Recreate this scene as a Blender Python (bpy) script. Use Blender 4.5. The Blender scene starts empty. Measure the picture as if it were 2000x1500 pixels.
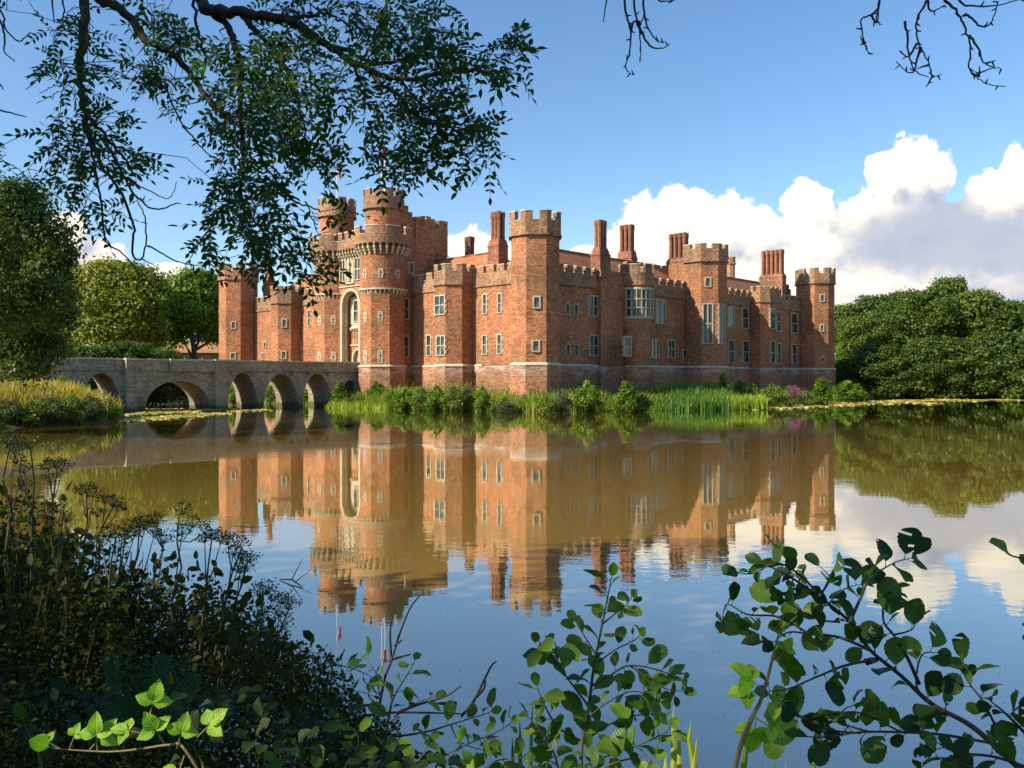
import bpy, math, random
import numpy as np
from mathutils import Vector, Matrix, noise

R = math.radians
scene = bpy.context.scene
col = scene.collection
random.seed(7)
rng = np.random.default_rng(7)

# ------------------------------------------------------------------ camera
F, CX, HY = 1690.0, 1000.0, 738.0        # focal length (px of a 2000 px wide frame), centre, horizon row
CAMZ = 3.3
cam_d = bpy.data.cameras.new('camera')
cam = bpy.data.objects.new('camera', cam_d); col.objects.link(cam)
cam.location = (0, 0, CAMZ); cam.rotation_euler = (R(90), 0, 0)
cam_d.sensor_width = 36.0; cam_d.lens = 36.0 * F / 2000.0
cam_d.shift_y = -(750.0 - HY) / 2000.0
cam_d.clip_start = 0.05; cam_d.clip_end = 6000
scene.camera = cam

# ------------------------------------------------------------------ sun + sky
SUN_AZ, SUN_EL = R(206), R(35)           # direction towards the sun, ccw from +X
sdir = Vector((math.cos(SUN_AZ)*math.cos(SUN_EL), math.sin(SUN_AZ)*math.cos(SUN_EL), math.sin(SUN_EL)))
sl = bpy.data.lights.new('sun', 'SUN'); sun = bpy.data.objects.new('sun', sl); col.objects.link(sun)
sl.energy = 5.0; sl.angle = R(0.5); sl.color = (1.0, 0.89, 0.72)
sun.rotation_euler = sdir.to_track_quat('Z', 'Y').to_euler()
sun.location = (-60, -40, 60)

scene.view_settings.view_transform = 'Standard'
scene.view_settings.look = 'None'
scene.view_settings.exposure = 0.68
scene.view_settings.gamma = 1.0
scene.view_settings.use_curve_mapping = False
try:
    scene.cycles.max_bounces = 8; scene.cycles.diffuse_bounces = 3; scene.cycles.glossy_bounces = 3
    scene.cycles.transmission_bounces = 4; scene.cycles.transparent_max_bounces = 4
    scene.cycles.caustics_reflective = False; scene.cycles.caustics_refractive = False
    scene.cycles.sample_clamp_indirect = 6.0
except Exception: pass

world = bpy.data.worlds.new('World'); scene.world = world; world.use_nodes = True
wt = world.node_tree; wt.nodes.clear()

class NT:
    """small node-tree writer"""
    def __init__(s, tree): s.t = tree
    def n(s, typ, **kw):
        nd = s.t.nodes.new(typ)
        for k, v in kw.items(): setattr(nd, k, v)
        return nd
    def set(s, sock, v):
        if v is None: return
        if isinstance(v, bpy.types.NodeSocket): s.t.links.new(v, sock)
        else:
            if hasattr(sock, 'default_value'):
                dv = sock.default_value
                if hasattr(dv, '__len__') and not hasattr(v, '__len__'): v = [v]*len(dv)
                if hasattr(dv, '__len__') and len(dv) == 4 and len(v) == 3: v = (*v, 1)
                sock.default_value = v
    def m(s, op, a=None, b=None, c=None, clamp=False):
        nd = s.n('ShaderNodeMath', operation=op, use_clamp=clamp)
        for i, v in enumerate((a, b, c)): s.set(nd.inputs[i], v)
        return nd.outputs[0]
    def vm(s, op, a=None, b=None, out=0, sc=None):
        nd = s.n('ShaderNodeVectorMath', operation=op)
        s.set(nd.inputs[0], a); s.set(nd.inputs[1], b)
        if sc is not None: s.set(nd.inputs['Scale'], sc)
        return nd.outputs[out]
    def noise(s, vec, scale, detail=4, rough=0.55, out='Fac', dist=0.0, lac=2.0):
        nd = s.n('ShaderNodeTexNoise'); s.set(nd.inputs['Vector'], vec)
        nd.inputs['Scale'].default_value = scale; nd.inputs['Detail'].default_value = detail
        nd.inputs['Roughness'].default_value = rough; nd.inputs['Distortion'].default_value = dist
        nd.inputs['Lacunarity'].default_value = lac
        return nd.outputs[out]
    def ramp(s, fac, stops, interp='LINEAR'):
        nd = s.n('ShaderNodeValToRGB'); nd.color_ramp.interpolation = interp
        e = nd.color_ramp.elements
        while len(e) < len(stops): e.new(0.5)
        for i, (p, c) in enumerate(stops):
            e[i].position = p
            e[i].color = (*c, 1) if len(c) == 3 else c
        s.set(nd.inputs[0], fac); return nd.outputs[0]
    def mixc(s, fac, a, b, mode='MIX'):
        nd = s.n('ShaderNodeMix', data_type='RGBA', blend_type=mode)
        s.set(nd.inputs[0], fac); s.set(nd.inputs[6], a); s.set(nd.inputs[7], b)
        return nd.outputs[2]
    def rng(s, v, a, b, c=0.0, d=1.0, smooth=False):
        nd = s.n('ShaderNodeMapRange')
        if smooth: nd.interpolation_type = 'SMOOTHSTEP'
        s.set(nd.inputs[0], v); nd.inputs[1].default_value = a; nd.inputs[2].default_value = b
        nd.inputs[3].default_value = c; nd.inputs[4].default_value = d
        return nd.outputs[0]
    def sep(s, v):
        nd = s.n('ShaderNodeSeparateXYZ'); s.set(nd.inputs[0], v); return nd.outputs
    def comb(s, x, y, z):
        nd = s.n('ShaderNodeCombineXYZ')
        for i, v in enumerate((x, y, z)): s.set(nd.inputs[i], v)
        return nd.outputs[0]

# cumulus banks in the sky: (tangent of bearing, tangent of elevation, radius, radius)
CLOUDS = []
def cl(x, y, rx, ry): CLOUDS.append(((x-1000)/1690, (738-y)/1690, rx/1690, ry/1690))
for a in [(1300,440,100,95),(1225,490,75,80),(1400,455,105,75),(1470,470,85,70),(1330,540,200,90),(1190,560,90,90),(1500,540,120,80),
          (920,490,70,55),(960,520,110,60),(1130,500,45,28),(1120,560,120,60),
          (1790,340,80,78),(1740,350,60,55),(1775,420,110,90),(1690,430,90,80),(1580,410,60,60),(1610,470,100,90),(1660,560,160,110),(1560,560,90,90),
          (1960,370,80,62),(2000,330,55,55),(2080,420,160,130),(1900,430,120,60),
          (1960,540,150,55),(1850,590,150,45),(2150,600,220,120),(1760,620,160,60),
          (135,455,55,48),(195,500,75,50),(330,560,90,52),(250,580,110,60),(60,520,80,60),(-80,470,120,90),(-250,380,160,120),
          (1870,500,160,95),(1960,480,110,80),(2450,330,200,150),(2400,520,250,120)]:
    cl(*a)

def cloud_group():
    g = bpy.data.node_groups.new('cloud_density', 'ShaderNodeTree')
    g.interface.new_socket('P', in_out='INPUT', socket_type='NodeSocketVector')
    g.interface.new_socket('D', in_out='OUTPUT', socket_type='NodeSocketFloat')
    t = NT(g); gi = t.n('NodeGroupInput'); go = t.n('NodeGroupOutput')
    P = gi.outputs[0]
    n1 = t.noise(P, 11, 2, 0.5, out='Color')
    w = t.vm('SCALE', t.vm('SUBTRACT', n1, (0.5, 0.5, 0.5)), sc=0.05)
    Pw = t.vm('ADD', P, w)
    cur = None
    for (cx, cy, rx, ry) in CLOUDS:
        v = t.vm('MULTIPLY', t.vm('SUBTRACT', Pw, (cx, cy, 0)), (1/rx, 1/ry, 0))
        d = t.m('SUBTRACT', 1.0, t.vm('LENGTH', v, out=1))
        cur = d if cur is None else t.m('SMOOTH_MAX', cur, d, 0.25)
    vo = t.n('ShaderNodeTexVoronoi', feature='SMOOTH_F1'); t.set(vo.inputs['Vector'], Pw)
    vo.inputs['Scale'].default_value = 34; vo.inputs['Smoothness'].default_value = 0.35
    vo.inputs['Detail'].default_value = 2.0; vo.inputs['Roughness'].default_value = 0.55
    n2 = t.noise(P, 75, 6, 0.62)
    d = t.m('ADD', cur, t.m('MULTIPLY', t.m('SUBTRACT', 0.45, vo.outputs['Distance']), 0.34))
    d = t.m('ADD', d, t.m('MULTIPLY', t.m('SUBTRACT', n2, 0.5), 0.42))
    t.set(go.inputs[0], d)
    return g

w = NT(wt)
tc = w.n('ShaderNodeTexCoord')
dirv = tc.outputs['Generated']
sx, sy, sz = w.sep(dirv)
ysafe = w.m('MAXIMUM', sy, 0.02)
P = w.comb(w.m('DIVIDE', sx, ysafe), w.m('DIVIDE', sz, ysafe), 0)
cg = cloud_group()
def cd(vec):
    nd = w.n('ShaderNodeGroup'); nd.node_tree = cg; w.set(nd.inputs[0], vec); return nd.outputs[0]
D0 = cd(P)
D1 = cd(w.vm('ADD', P, (-0.022, 0.026, 0)))      # a step towards the sun
D0 = w.m('ADD', D0, 0.10); D1 = w.m('ADD', D1, 0.10)
mask = w.rng(D0, -0.01, 0.13, smooth=True)
front = w.m('MULTIPLY', w.rng(sy, 0.05, 0.2), w.rng(sz, -0.02, 0.0))
mask = w.m('MULTIPLY', mask, front)
shade = w.rng(w.m('SUBTRACT', D1, D0), -0.16, 0.62, 1.0, 0.0)      # 1 lit, 0 shaded
px_, py_, _ = w.sep(P)
grey = w.noise(P, 5.5, 3, 0.5)
# banks of thinner, bluish cloud low on the far right
dull = w.m('MULTIPLY', w.rng(px_, 0.28, 0.62, smooth=True), w.rng(grey, 0.34, 0.66, smooth=True))
dull = w.m('MULTIPLY', dull, w.rng(py_, 0.25, 0.10, smooth=True))
ell = w.m('SUBTRACT', 1.0, w.vm('LENGTH', w.vm('MULTIPLY', w.vm('SUBTRACT', P, (0.52, 0.158, 0)), (1/0.17, 1/0.065, 0)), out=1))
ell = w.rng(w.m('ADD', ell, w.m('MULTIPLY', w.m('SUBTRACT', w.noise(P, 14, 4, 0.6), 0.5), 1.0)), 0.0, 0.55, smooth=True)
dull = w.m('MAXIMUM', w.m('MULTIPLY', dull, 0.8), ell)
lit = w.m('MULTIPLY', shade, w.m('SUBTRACT', 1.0, w.m('MULTIPLY', dull, 0.9)))
ccol = w.mixc(lit, (0.43, 0.50, 0.63), (1.16, 1.07, 0.92))
pink = w.rng(py_, 0.0, 0.22, 1.0, 0.0)
ccol = w.mixc(w.m('MULTIPLY', pink, 0.35), ccol, w.mixc(lit, (0.62, 0.58, 0.62), (1.0, 0.86, 0.76)))
sky = w.n('ShaderNodeTexSky', sky_type='NISHITA')
sky.sun_disc = False; sky.sun_elevation = SUN_EL; sky.sun_rotation = R(90) - SUN_AZ
sky.altitude = 50; sky.air_density = 1.0; sky.dust_density = 0.4; sky.ozone_density = 2.4
hs = w.n('ShaderNodeHueSaturation'); hs.inputs['Saturation'].default_value = 1.14; hs.inputs['Value'].default_value = 1.0
w.set(hs.inputs['Color'], sky.outputs[0])
bgs = w.n('ShaderNodeBackground'); w.set(bgs.inputs[0], hs.outputs[0]); bgs.inputs[1].default_value = 0.122
bgc = w.n('ShaderNodeBackground'); w.set(bgc.inputs[0], ccol); bgc.inputs[1].default_value = 0.70
mx = w.n('ShaderNodeMixShader'); w.set(mx.inputs[0], mask)
wt.links.new(bgs.outputs[0], mx.inputs[1]); wt.links.new(bgc.outputs[0], mx.inputs[2])
wo = w.n('ShaderNodeOutputWorld'); wt.links.new(mx.outputs[0], wo.inputs[0])
world.cycles.sampling_method = 'MANUAL'; world.cycles.sample_map_resolution = 512

# ------------------------------------------------------------------ helpers
def tag(o, label=None, cat=None, group=None, kind=None):
    if label: o['label'] = label
    if cat: o['category'] = cat
    if group: o['group'] = group
    if kind: o['kind'] = kind
    return o

def empty(name, loc=(0, 0, 0), rz=0.0):
    o = bpy.data.objects.new(name, None); o.empty_display_size = 0.3
    col.objects.link(o); o.location = loc; o.rotation_euler = (0, 0, rz); return o

def link_mesh(name, me, parent=None):
    o = bpy.data.objects.new(name, me); col.objects.link(o)
    if parent: o.parent = parent
    return o

def kids(o): return [c for c in bpy.data.objects if c.parent == o]
def copy_tree(o, parent=None):
    c = o.copy(); col.objects.link(c)
    if parent: c.parent = parent
    for ch in kids(o): copy_tree(ch, c)
    return c

class MB:
    def __init__(s): s.v = []; s.f = []; s.mi = []; s.cur = 0
    def add(s, vs, fs):
        b = len(s.v); s.v += [tuple(p) for p in vs]
        for f in fs: s.f.append(tuple(i+b for i in f)); s.mi.append(s.cur)
    def box(s, x0, x1, y0, y1, z0, z1):
        s.add([(x0,y0,z0),(x1,y0,z0),(x1,y1,z0),(x0,y1,z0),(x0,y0,z1),(x1,y0,z1),(x1,y1,z1),(x0,y1,z1)],
              [(0,3,2,1),(4,5,6,7),(0,1,5,4),(1,2,6,5),(2,3,7,6),(3,0,4,7)])
    def prism(s, poly, z0, z1, top=None, cap=True, bottom=False):
        n = len(poly); top = top or poly
        vs = [(p[0], p[1], z0) for p in poly] + [(p[0], p[1], z1) for p in top]
        fs = [(i, (i+1) % n, n+(i+1) % n, n+i) for i in range(n)]
        if cap: fs.append(tuple(range(n, 2*n)))
        if bottom: fs.append(tuple(range(n-1, -1, -1)))
        s.add(vs, fs)
    def tube(s, pts, rad, seg=6):
        pts = [Vector(p) for p in pts]
        if len(pts) < 2: return
        rings = []; prev = None
        for i, p in enumerate(pts):
            t = (pts[min(i+1, len(pts)-1)] - pts[max(i-1, 0)])
            if t.length < 1e-9: t = Vector((0, 0, 1))
            t.normalize()
            if prev is None:
                a = t.orthogonal().normalized()
            else:
                a = prev - t*prev.dot(t)
                a = a.normalized() if a.length > 1e-6 else t.orthogonal().normalized()
            prev = a; b = t.cross(a); r = rad[i] if hasattr(rad, '__len__') else rad
            rings.append([p + (a*math.cos(2*math.pi*k/seg) + b*math.sin(2*math.pi*k/seg))*r for k in range(seg)])
        vs = [q for rg in rings for q in rg]; fs = []
        for i in range(len(rings)-1):
            for k in range(seg):
                k2 = (k+1) % seg
                fs.append((i*seg+k, i*seg+k2, (i+1)*seg+k2, (i+1)*seg+k))
        fs.append(tuple(range(seg-1, -1, -1))); fs.append(tuple((len(rings)-1)*seg+k for k in range(seg)))
        s.add(vs, fs)
    def mesh(s, name, mats, uv=False, smooth=False):
        me = bpy.data.meshes.new(name); me.from_pydata(s.v, [], s.f)
        for m in (mats if isinstance(mats, (list, tuple)) else [mats]): me.materials.append(m)
        if any(s.mi): me.polygons.foreach_set('material_index', s.mi)
        if smooth: me.polygons.foreach_set('use_smooth', [True]*len(me.polygons))
        me.update()
        if uv:
            ul = me.uv_layers.new(name='UVMap')
            for p in me.polygons:
                n = p.normal
                if abs(n.z) > 0.8:
                    for li in p.loop_indices:
                        c = me.vertices[me.loops[li].vertex_index].co; ul.data[li].uv = (c.x, c.y)
                else:
                    t = Vector((-n.y, n.x, 0)).normalized()
                    for li in p.loop_indices:
                        c = me.vertices[me.loops[li].vertex_index].co; ul.data[li].uv = (c.dot(t), c.z)
        return me
    def build(s, name, mats, parent=None, uv=False, smooth=False):
        return link_mesh(name, s.mesh(name, mats, uv, smooth), parent)

def cloud_mesh(name, P, N, size, template, faces, mat, aspect=None, fold=0.0, up=None):
    """many leaf faces as one mesh. P, N (n,3), size (n,), template (k,2) or (k,3) in leaf plane"""
    n = len(P); T = np.array(template, float)
    if T.shape[1] == 2: T = np.c_[T, np.zeros(len(T))]
    N = N / (np.linalg.norm(N, axis=1, keepdims=True) + 1e-9)
    if up is None: up = rng.normal(size=(n, 3))
    A = up - N*np.sum(up*N, axis=1, keepdims=True); A /= (np.linalg.norm(A, axis=1, keepdims=True) + 1e-9)
    B = np.cross(N, A)
    V = (P[:, None, :] + size[:, None, None]*(B[:, None, :]*T[None, :, 0, None] + A[:, None, :]*T[None, :, 1, None] + N[:, None, :]*T[None, :, 2, None]))
    V = V.reshape(-1, 3).astype(np.float32); k = len(T)
    me = bpy.data.meshes.new(name)
    nf = len(faces); loops = np.concatenate([np.array(f) for f in faces]); lt = np.array([len(f) for f in faces])
    me.vertices.add(len(V)); me.vertices.foreach_set('co', V.ravel())
    L = (loops[None, :] + (np.arange(n)*k)[:, None]).ravel().astype(np.int32)
    tot = np.tile(lt, n).astype(np.int32); start = np.concatenate([[0], np.cumsum(tot)[:-1]]).astype(np.int32)
    me.loops.add(len(L)); me.loops.foreach_set('vertex_index', L)
    me.polygons.add(len(tot)); me.polygons.foreach_set('loop_start', start); me.polygons.foreach_set('loop_total', tot)
    me.materials.append(mat); me.update(calc_edges=True)
    return me

# ------------------------------------------------------------------ materials
def new_mat(name):
    m = bpy.data.materials.new(name); m.use_nodes = True
    t = m.node_tree; t.nodes.clear(); n = NT(t)
    out = n.n('ShaderNodeOutputMaterial'); b = n.n('ShaderNodeBsdfPrincipled')
    t.links.new(b.outputs[0], out.inputs[0]); return m, n, b, out

def bump(n, b, h, strength=0.4, dist=0.05):
    nd = n.n('ShaderNodeBump'); nd.inputs['Strength'].default_value = strength; nd.inputs['Distance'].default_value = dist
    n.set(nd.inputs['Height'], h); n.t.links.new(nd.outputs[0], b.inputs['Normal'])

def brick_mat(name, c1, c2, c3, mortar, plinth=False, tide=False, patch=(0.5, 0.42, 0.3), patch_amt=0.35):
    m, n, b, out = new_mat(name)
    tc = n.n('ShaderNodeTexCoord'); ob = tc.outputs['Object']
    br = n.n('ShaderNodeTexBrick'); n.set(br.inputs['Vector'], tc.outputs['UV'])
    br.inputs['Scale'].default_value = 1.0; br.inputs['Brick Width'].default_value = 0.30; br.inputs['Row Height'].default_value = 0.12
    br.inputs['Mortar Size'].default_value = 0.012; br.inputs['Mortar Smooth'].default_value = 0.3
    br.inputs['Color1'].default_value = (0, 0, 0, 1); br.inputs['Color2'].default_value = (1, 1, 1, 1); br.inputs['Mortar'].default_value = (0.5, 0.5, 0.5, 1)
    rowv = n.noise(n.vm('MULTIPLY', ob, (1.0, 1.0, 1.7)), 7.5, 4, 0.75)
    big = n.noise(ob, 0.16, 4, 0.6); mid = n.noise(ob, 0.8, 5, 0.65)
    f = n.m('ADD', n.m('MULTIPLY', br.outputs['Color'], 0.34), n.m('MULTIPLY', rowv, 0.66))
    c = n.ramp(f, [(0.18, tuple(x*0.50 for x in c1)), (0.40, c1), (0.56, c2), (0.78, c3)])
    c = n.mixc(n.rng(big, 0.42, 0.58, smooth=True), c, n.mixc(1.0, c, (0.66, 0.72, 0.74), 'MULTIPLY'))
    rep = n.noise(n.vm('ADD', ob, (31, 7, 3)), 0.33, 3, 0.45)
    c = n.mixc(n.m('MULTIPLY', n.rng(rep, 0.58, 0.64, smooth=True), 0.45), c, n.mixc(1.0, c, (1.25, 1.05, 0.95), 'MULTIPLY'))
    lich = n.noise(n.vm('ADD', ob, (5, 17, 9)), 0.55, 6, 0.75)
    c = n.mixc(n.m('MULTIPLY', n.rng(lich, 0.56, 0.70, smooth=True), 0.5), c, (0.20, 0.17, 0.10))
    c = n.mixc(n.m('MULTIPLY', n.rng(mid, 0.55, 0.75, smooth=True), patch_amt), c, patch)
    c = n.mixc(n.m('MULTIPLY', br.outputs['Fac'], 0.55), c, mortar)
    # dark soot and rain streaks
    st = n.noise(n.vm('MULTIPLY', ob, (2.2, 2.2, 0.14)), 1.0, 4, 0.6)
    c = n.mixc(n.m('MULTIPLY', n.rng(st, 0.56, 0.76, smooth=True), 0.45), c, n.mixc(1.0, c, (0.42, 0.42, 0.40), 'MULTIPLY'))
    zz = n.sep(ob)[2]
    drip = n.noise(n.vm('MULTIPLY', ob, (3.2, 3.2, 0.10)), 1.0, 3, 0.55)
    dz = n.m('MAXIMUM', n.m('MULTIPLY', n.rng(zz, 11.6, 13.4), n.m('LESS_THAN', zz, 13.5)), n.m('MULTIPLY', n.rng(zz, 15.6, 17.9), n.m('LESS_THAN', zz, 18.0)))
    c = n.mixc(n.m('MULTIPLY', n.m('MULTIPLY', dz, n.rng(drip, 0.45, 0.62, smooth=True)), 0.55), c, (0.10, 0.085, 0.06))
    if plinth:
        z = n.sep(ob)[2]
        e = n.noise(n.vm('MULTIPLY', ob, (0.5, 0.5, 1.6)), 1.0, 5, 0.7)
        w1 = n.m('MULTIPLY', n.rng(z, 3.2, 4.5, smooth=True), n.rng(e, 0.42, 0.62, smooth=True))
        c = n.mixc(n.m('MULTIPLY', w1, 0.75), c, (0.50, 0.43, 0.35))
        w2 = n.m('MULTIPLY', n.rng(z, 1.7, 0.3, smooth=True), n.rng(mid, 0.35, 0.6, smooth=True))
        c = n.mixc(n.m('MULTIPLY', w2, 0.8), c, (0.055, 0.06, 0.035))
    if tide:
        te = n.m('ADD', zz, n.m('MULTIPLY', n.m('SUBTRACT', mid, 0.5), 1.6))
        c = n.mixc(n.m('MULTIPLY', n.rng(te, 0.75, 0.25, smooth=True), 0.85), c, (0.045, 0.048, 0.026))
        c = n.mixc(n.m('MULTIPLY', n.rng(te, 1.9, 0.7, smooth=True), 0.35), c, (0.10, 0.115, 0.05))
    n.set(b.inputs['Base Color'], c); b.inputs['Roughness'].default_value = 0.92
    b.inputs['Specular IOR Level'].default_value = 0.15
    bump(n, b, n.m('ADD', n.m('MULTIPLY', br.outputs['Color'], 0.5), n.m('MULTIPLY', rowv, 0.9)), 0.6, 0.04)
    return m

M = {}
M['brick'] = brick_mat('red_brick', (0.30, 0.105, 0.050), (0.49, 0.180, 0.084), (0.60, 0.315, 0.170), (0.44, 0.31, 0.17), patch=(0.40, 0.29, 0.14), patch_amt=0.5)
M['brick_low'] = brick_mat('plinth_brick', (0.25, 0.10, 0.046), (0.44, 0.175, 0.08), (0.55, 0.33, 0.18), (0.44, 0.34, 0.25), plinth=True)
M['brick_grey'] = brick_mat('weathered_brick', (0.24, 0.115, 0.062), (0.39, 0.205, 0.112), (0.50, 0.345, 0.215), (0.38, 0.29, 0.20), patch=(0.33, 0.28, 0.175))
M['brick_chimney'] = brick_mat('chimney_brick', (0.24, 0.085, 0.05), (0.36, 0.135, 0.075), (0.44, 0.24, 0.14), (0.30, 0.2, 0.15))
M['bridge'] = brick_mat('bridge_masonry', (0.28, 0.22, 0.15), (0.42, 0.35, 0.25), (0.52, 0.47, 0.36), (0.42, 0.39, 0.31), patch=(0.42, 0.43, 0.33), patch_amt=0.6, tide=True)

def stone_mat(name, c, dark, rough=0.85):
    m, n, b, out = new_mat(name)
    ob = n.n('ShaderNodeTexCoord').outputs['Object']
    a = n.noise(ob, 1.3, 6, 0.7); k = n.noise(ob, 9, 4, 0.6)
    cc = n.mixc(n.rng(a, 0.38, 0.66, smooth=True), c, dark)
    cc = n.mixc(n.m('MULTIPLY', k, 0.35), cc, tuple(x*0.6 for x in c))
    n.set(b.inputs['Base Color'], cc); b.inputs['Roughness'].default_value = rough; b.inputs['Specular IOR Level'].default_value = 0.2
    bump(n, b, k, 0.4, 0.02); return m
M['stone'] = stone_mat('limestone', (0.56, 0.48, 0.34), (0.40, 0.34, 0.23))
M['coping'] = stone_mat('coping_stone', (0.64, 0.56, 0.42), (0.42, 0.36, 0.24))
M['iron'] = stone_mat('iron', (0.03, 0.03, 0.03), (0.05, 0.04, 0.03), 0.6)
M['white'] = stone_mat('white_paint', (0.8, 0.8, 0.78), (0.7, 0.7, 0.68), 0.5)
M['red_cloth'] = stone_mat('red_cloth', (0.55, 0.04, 0.05), (0.45, 0.03, 0.05), 0.8)
M['tan_wall'] = stone_mat('tan_render', (0.42, 0.30, 0.17), (0.36, 0.25, 0.14))
M['tan_roof'] = stone_mat('tan_roof', (0.44, 0.25, 0.12), (0.34, 0.19, 0.09))
M['lead'] = stone_mat('lead_pipe', (0.10, 0.10, 0.10), (0.16, 0.15, 0.13), 0.6)

m, n, b, out = new_mat('roof_tile')
tc = n.n('ShaderNodeTexCoord'); ob = tc.outputs['Object']
br = n.n('ShaderNodeTexBrick'); n.set(br.inputs['Vector'], tc.outputs['UV'])
br.inputs['Scale'].default_value = 1.0; br.inputs['Brick Width'].default_value = 0.22; br.inputs['Row Height'].default_value = 0.17; br.inputs['Mortar Size'].default_value = 0.015
br.inputs['Color1'].default_value = (0.30, 0.085, 0.035, 1); br.inputs['Color2'].default_value = (0.52, 0.19, 0.075, 1); br.inputs['Mortar'].default_value = (0.12, 0.04, 0.02, 1)
a = n.noise(ob, 0.9, 5, 0.7)
c = n.mixc(n.rng(a, 0.42, 0.66, smooth=True), br.outputs['Color'], (0.34, 0.17, 0.08))
n.set(b.inputs['Base Color'], c); b.inputs['Roughness'].default_value = 0.9
bump(n, b, br.outputs['Fac'], -0.6, 0.05); M['roof'] = m

m, n, b, out = new_mat('window_glass')
tc = n.n('ShaderNodeTexCoord'); gx, gy, gz = n.sep(tc.outputs['UV'])
b.inputs['Base Color'].default_value = (0.02, 0.026, 0.028, 1)
vv = n.n('ShaderNodeTexVoronoi'); n.set(vv.inputs['Vector'], n.vm('MULTIPLY', tc.outputs['UV'], (5.5, 4.2, 1))); vv.inputs['Scale'].default_value = 1.0
lx = n.m('ABSOLUTE', n.m('SUBTRACT', n.m('FRACT', n.m('MULTIPLY', gx, 5.5)), 0.5)); ly = n.m('ABSOLUTE', n.m('SUBTRACT', n.m('FRACT', n.m('MULTIPLY', gy, 4.2)), 0.5))
lead = n.m('GREATER_THAN', n.m('MAXIMUM', lx, ly), 0.44)
cur = n.noise(tc.outputs['Object'], 0.6, 2)
c = n.mixc(n.m('MULTIPLY', n.rng(cur, 0.52, 0.6), 0.8), (0.014, 0.018, 0.02), (0.10, 0.115, 0.11))
c = n.mixc(lead, c, (0.09, 0.095, 0.09)); n.set(b.inputs['Base Color'], c)
n.set(b.inputs['Roughness'], n.m('ADD', 0.08, n.m('MULTIPLY', lead, 0.5)))
bump(n, b, vv.outputs['Color'], 0.25, 0.02); M['glass'] = m

def leaf_mat(name, cols, trans=0.35, rough=0.5, spec=0.3, tcol=None, veins=False):
    m, n, b, out = new_mat(name)
    g = n.n('ShaderNodeNewGeometry'); r = g.outputs['Random Per Island']
    st = [(i/(len(cols)-1) if len(cols) > 1 else 0, c) for i, c in enumerate(cols)]
    c = n.ramp(r, st)
    ob = n.n('ShaderNodeTexCoord').outputs['Object']
    big = n.noise(ob, 0.22, 3, 0.5)
    c = n.mixc(n.rng(big, 0.35, 0.65), n.mixc(1.0, c, (0.78, 0.82, 0.85), 'MULTIPLY'), n.mixc(1.0, c, (1.25, 1.12, 0.95), 'MULTIPLY'))
    if veins:
        uvx, uvy, _z = n.sep(n.n('ShaderNodeTexCoord').outputs['UV'])
        rib = n.rng(uvx, 0.03, 0.10, 1.0, 0.0)
        s_ = n.m('ABSOLUTE', n.m('SUBTRACT', n.m('FRACT', n.m('SUBTRACT', n.m('MULTIPLY', uvy, 8.0), n.m('MULTIPLY', uvx, 2.2))), 0.5))
        sv = n.rng(s_, 0.0, 0.12, 1.0, 0.0)
        vein = n.m('MAXIMUM', rib, n.m('MULTIPLY', sv, 0.45))
        blot = n.noise(ob, 60, 3, 0.6)
        c = n.mixc(n.m('MULTIPLY', n.rng(blot, 0.60, 0.72), 0.55), c, (0.10, 0.07, 0.02))
        c = n.mixc(n.m('MULTIPLY', vein, 0.5), c, n.mixc(1.0, c, (1.7, 1.5, 1.6), 'MULTIPLY'))
        c = n.mixc(n.m('MULTIPLY', g.outputs['Backfacing'], 0.45), c, (0.12, 0.19, 0.06))
        bump(n, b, n.m('ADD', n.m('MULTIPLY', vein, -1.0), n.m('MULTIPLY', s_, 1.5)), 0.4, 0.0012)
    n.set(b.inputs['Base Color'], c); b.inputs['Roughness'].default_value = rough; b.inputs['Specular IOR Level'].default_value = spec
    tr = n.n('ShaderNodeBsdfTranslucent'); n.set(tr.inputs[0], n.mixc(1.0, c, tcol or (1.3, 1.7, 0.5), 'MULTIPLY'))
    mx = n.n('ShaderNodeMixShader'); mx.inputs[0].default_value = trans
    m.node_tree.links.new(b.outputs[0], mx.inputs[1]); m.node_tree.links.new(tr.outputs[0], mx.inputs[2])
    m.node_tree.links.new(mx.outputs[0], out.inputs[0]); return m
M['leaf_wood'] = leaf_mat('woodland_leaf', [(0.030, 0.060, 0.010), (0.055, 0.105, 0.014), (0.09, 0.14, 0.02), (0.13, 0.175, 0.03)])
M['leaf_lime'] = leaf_mat('light_woodland_leaf', [(0.045, 0.085, 0.012), (0.085, 0.14, 0.018), (0.14, 0.20, 0.028), (0.17, 0.22, 0.035)])
M['leaf_gold'] = leaf_mat('golden_leaf', [(0.07, 0.13, 0.012), (0.15, 0.20, 0.018), (0.34, 0.30, 0.03), (0.12, 0.19, 0.02)])
M['leaf_dark'] = leaf_mat('dark_leaf', [(0.036, 0.060, 0.008), (0.065, 0.100, 0.012), (0.115, 0.145, 0.020)])
M['leaf_bright'] = leaf_mat('fresh_leaf', [(0.07, 0.14, 0.012), (0.13, 0.22, 0.02), (0.20, 0.29, 0.03)])
M['leaf_shrub'] = leaf_mat('shrub_leaf', [(0.08, 0.13, 0.018), (0.15, 0.21, 0.03), (0.22, 0.27, 0.05)])
M['leaf_olive'] = leaf_mat('willow_leaf', [(0.06, 0.09, 0.03), (0.11, 0.14, 0.045), (0.16, 0.19, 0.07)])
M['grass'] = leaf_mat('bank_grass', [(0.10, 0.17, 0.02), (0.20, 0.28, 0.035), (0.30, 0.34, 0.06), (0.38, 0.33, 0.10)])
M['reed'] = leaf_mat('reed_blade', [(0.06, 0.15, 0.025), (0.11, 0.23, 0.035), (0.19, 0.31, 0.05)])
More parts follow.
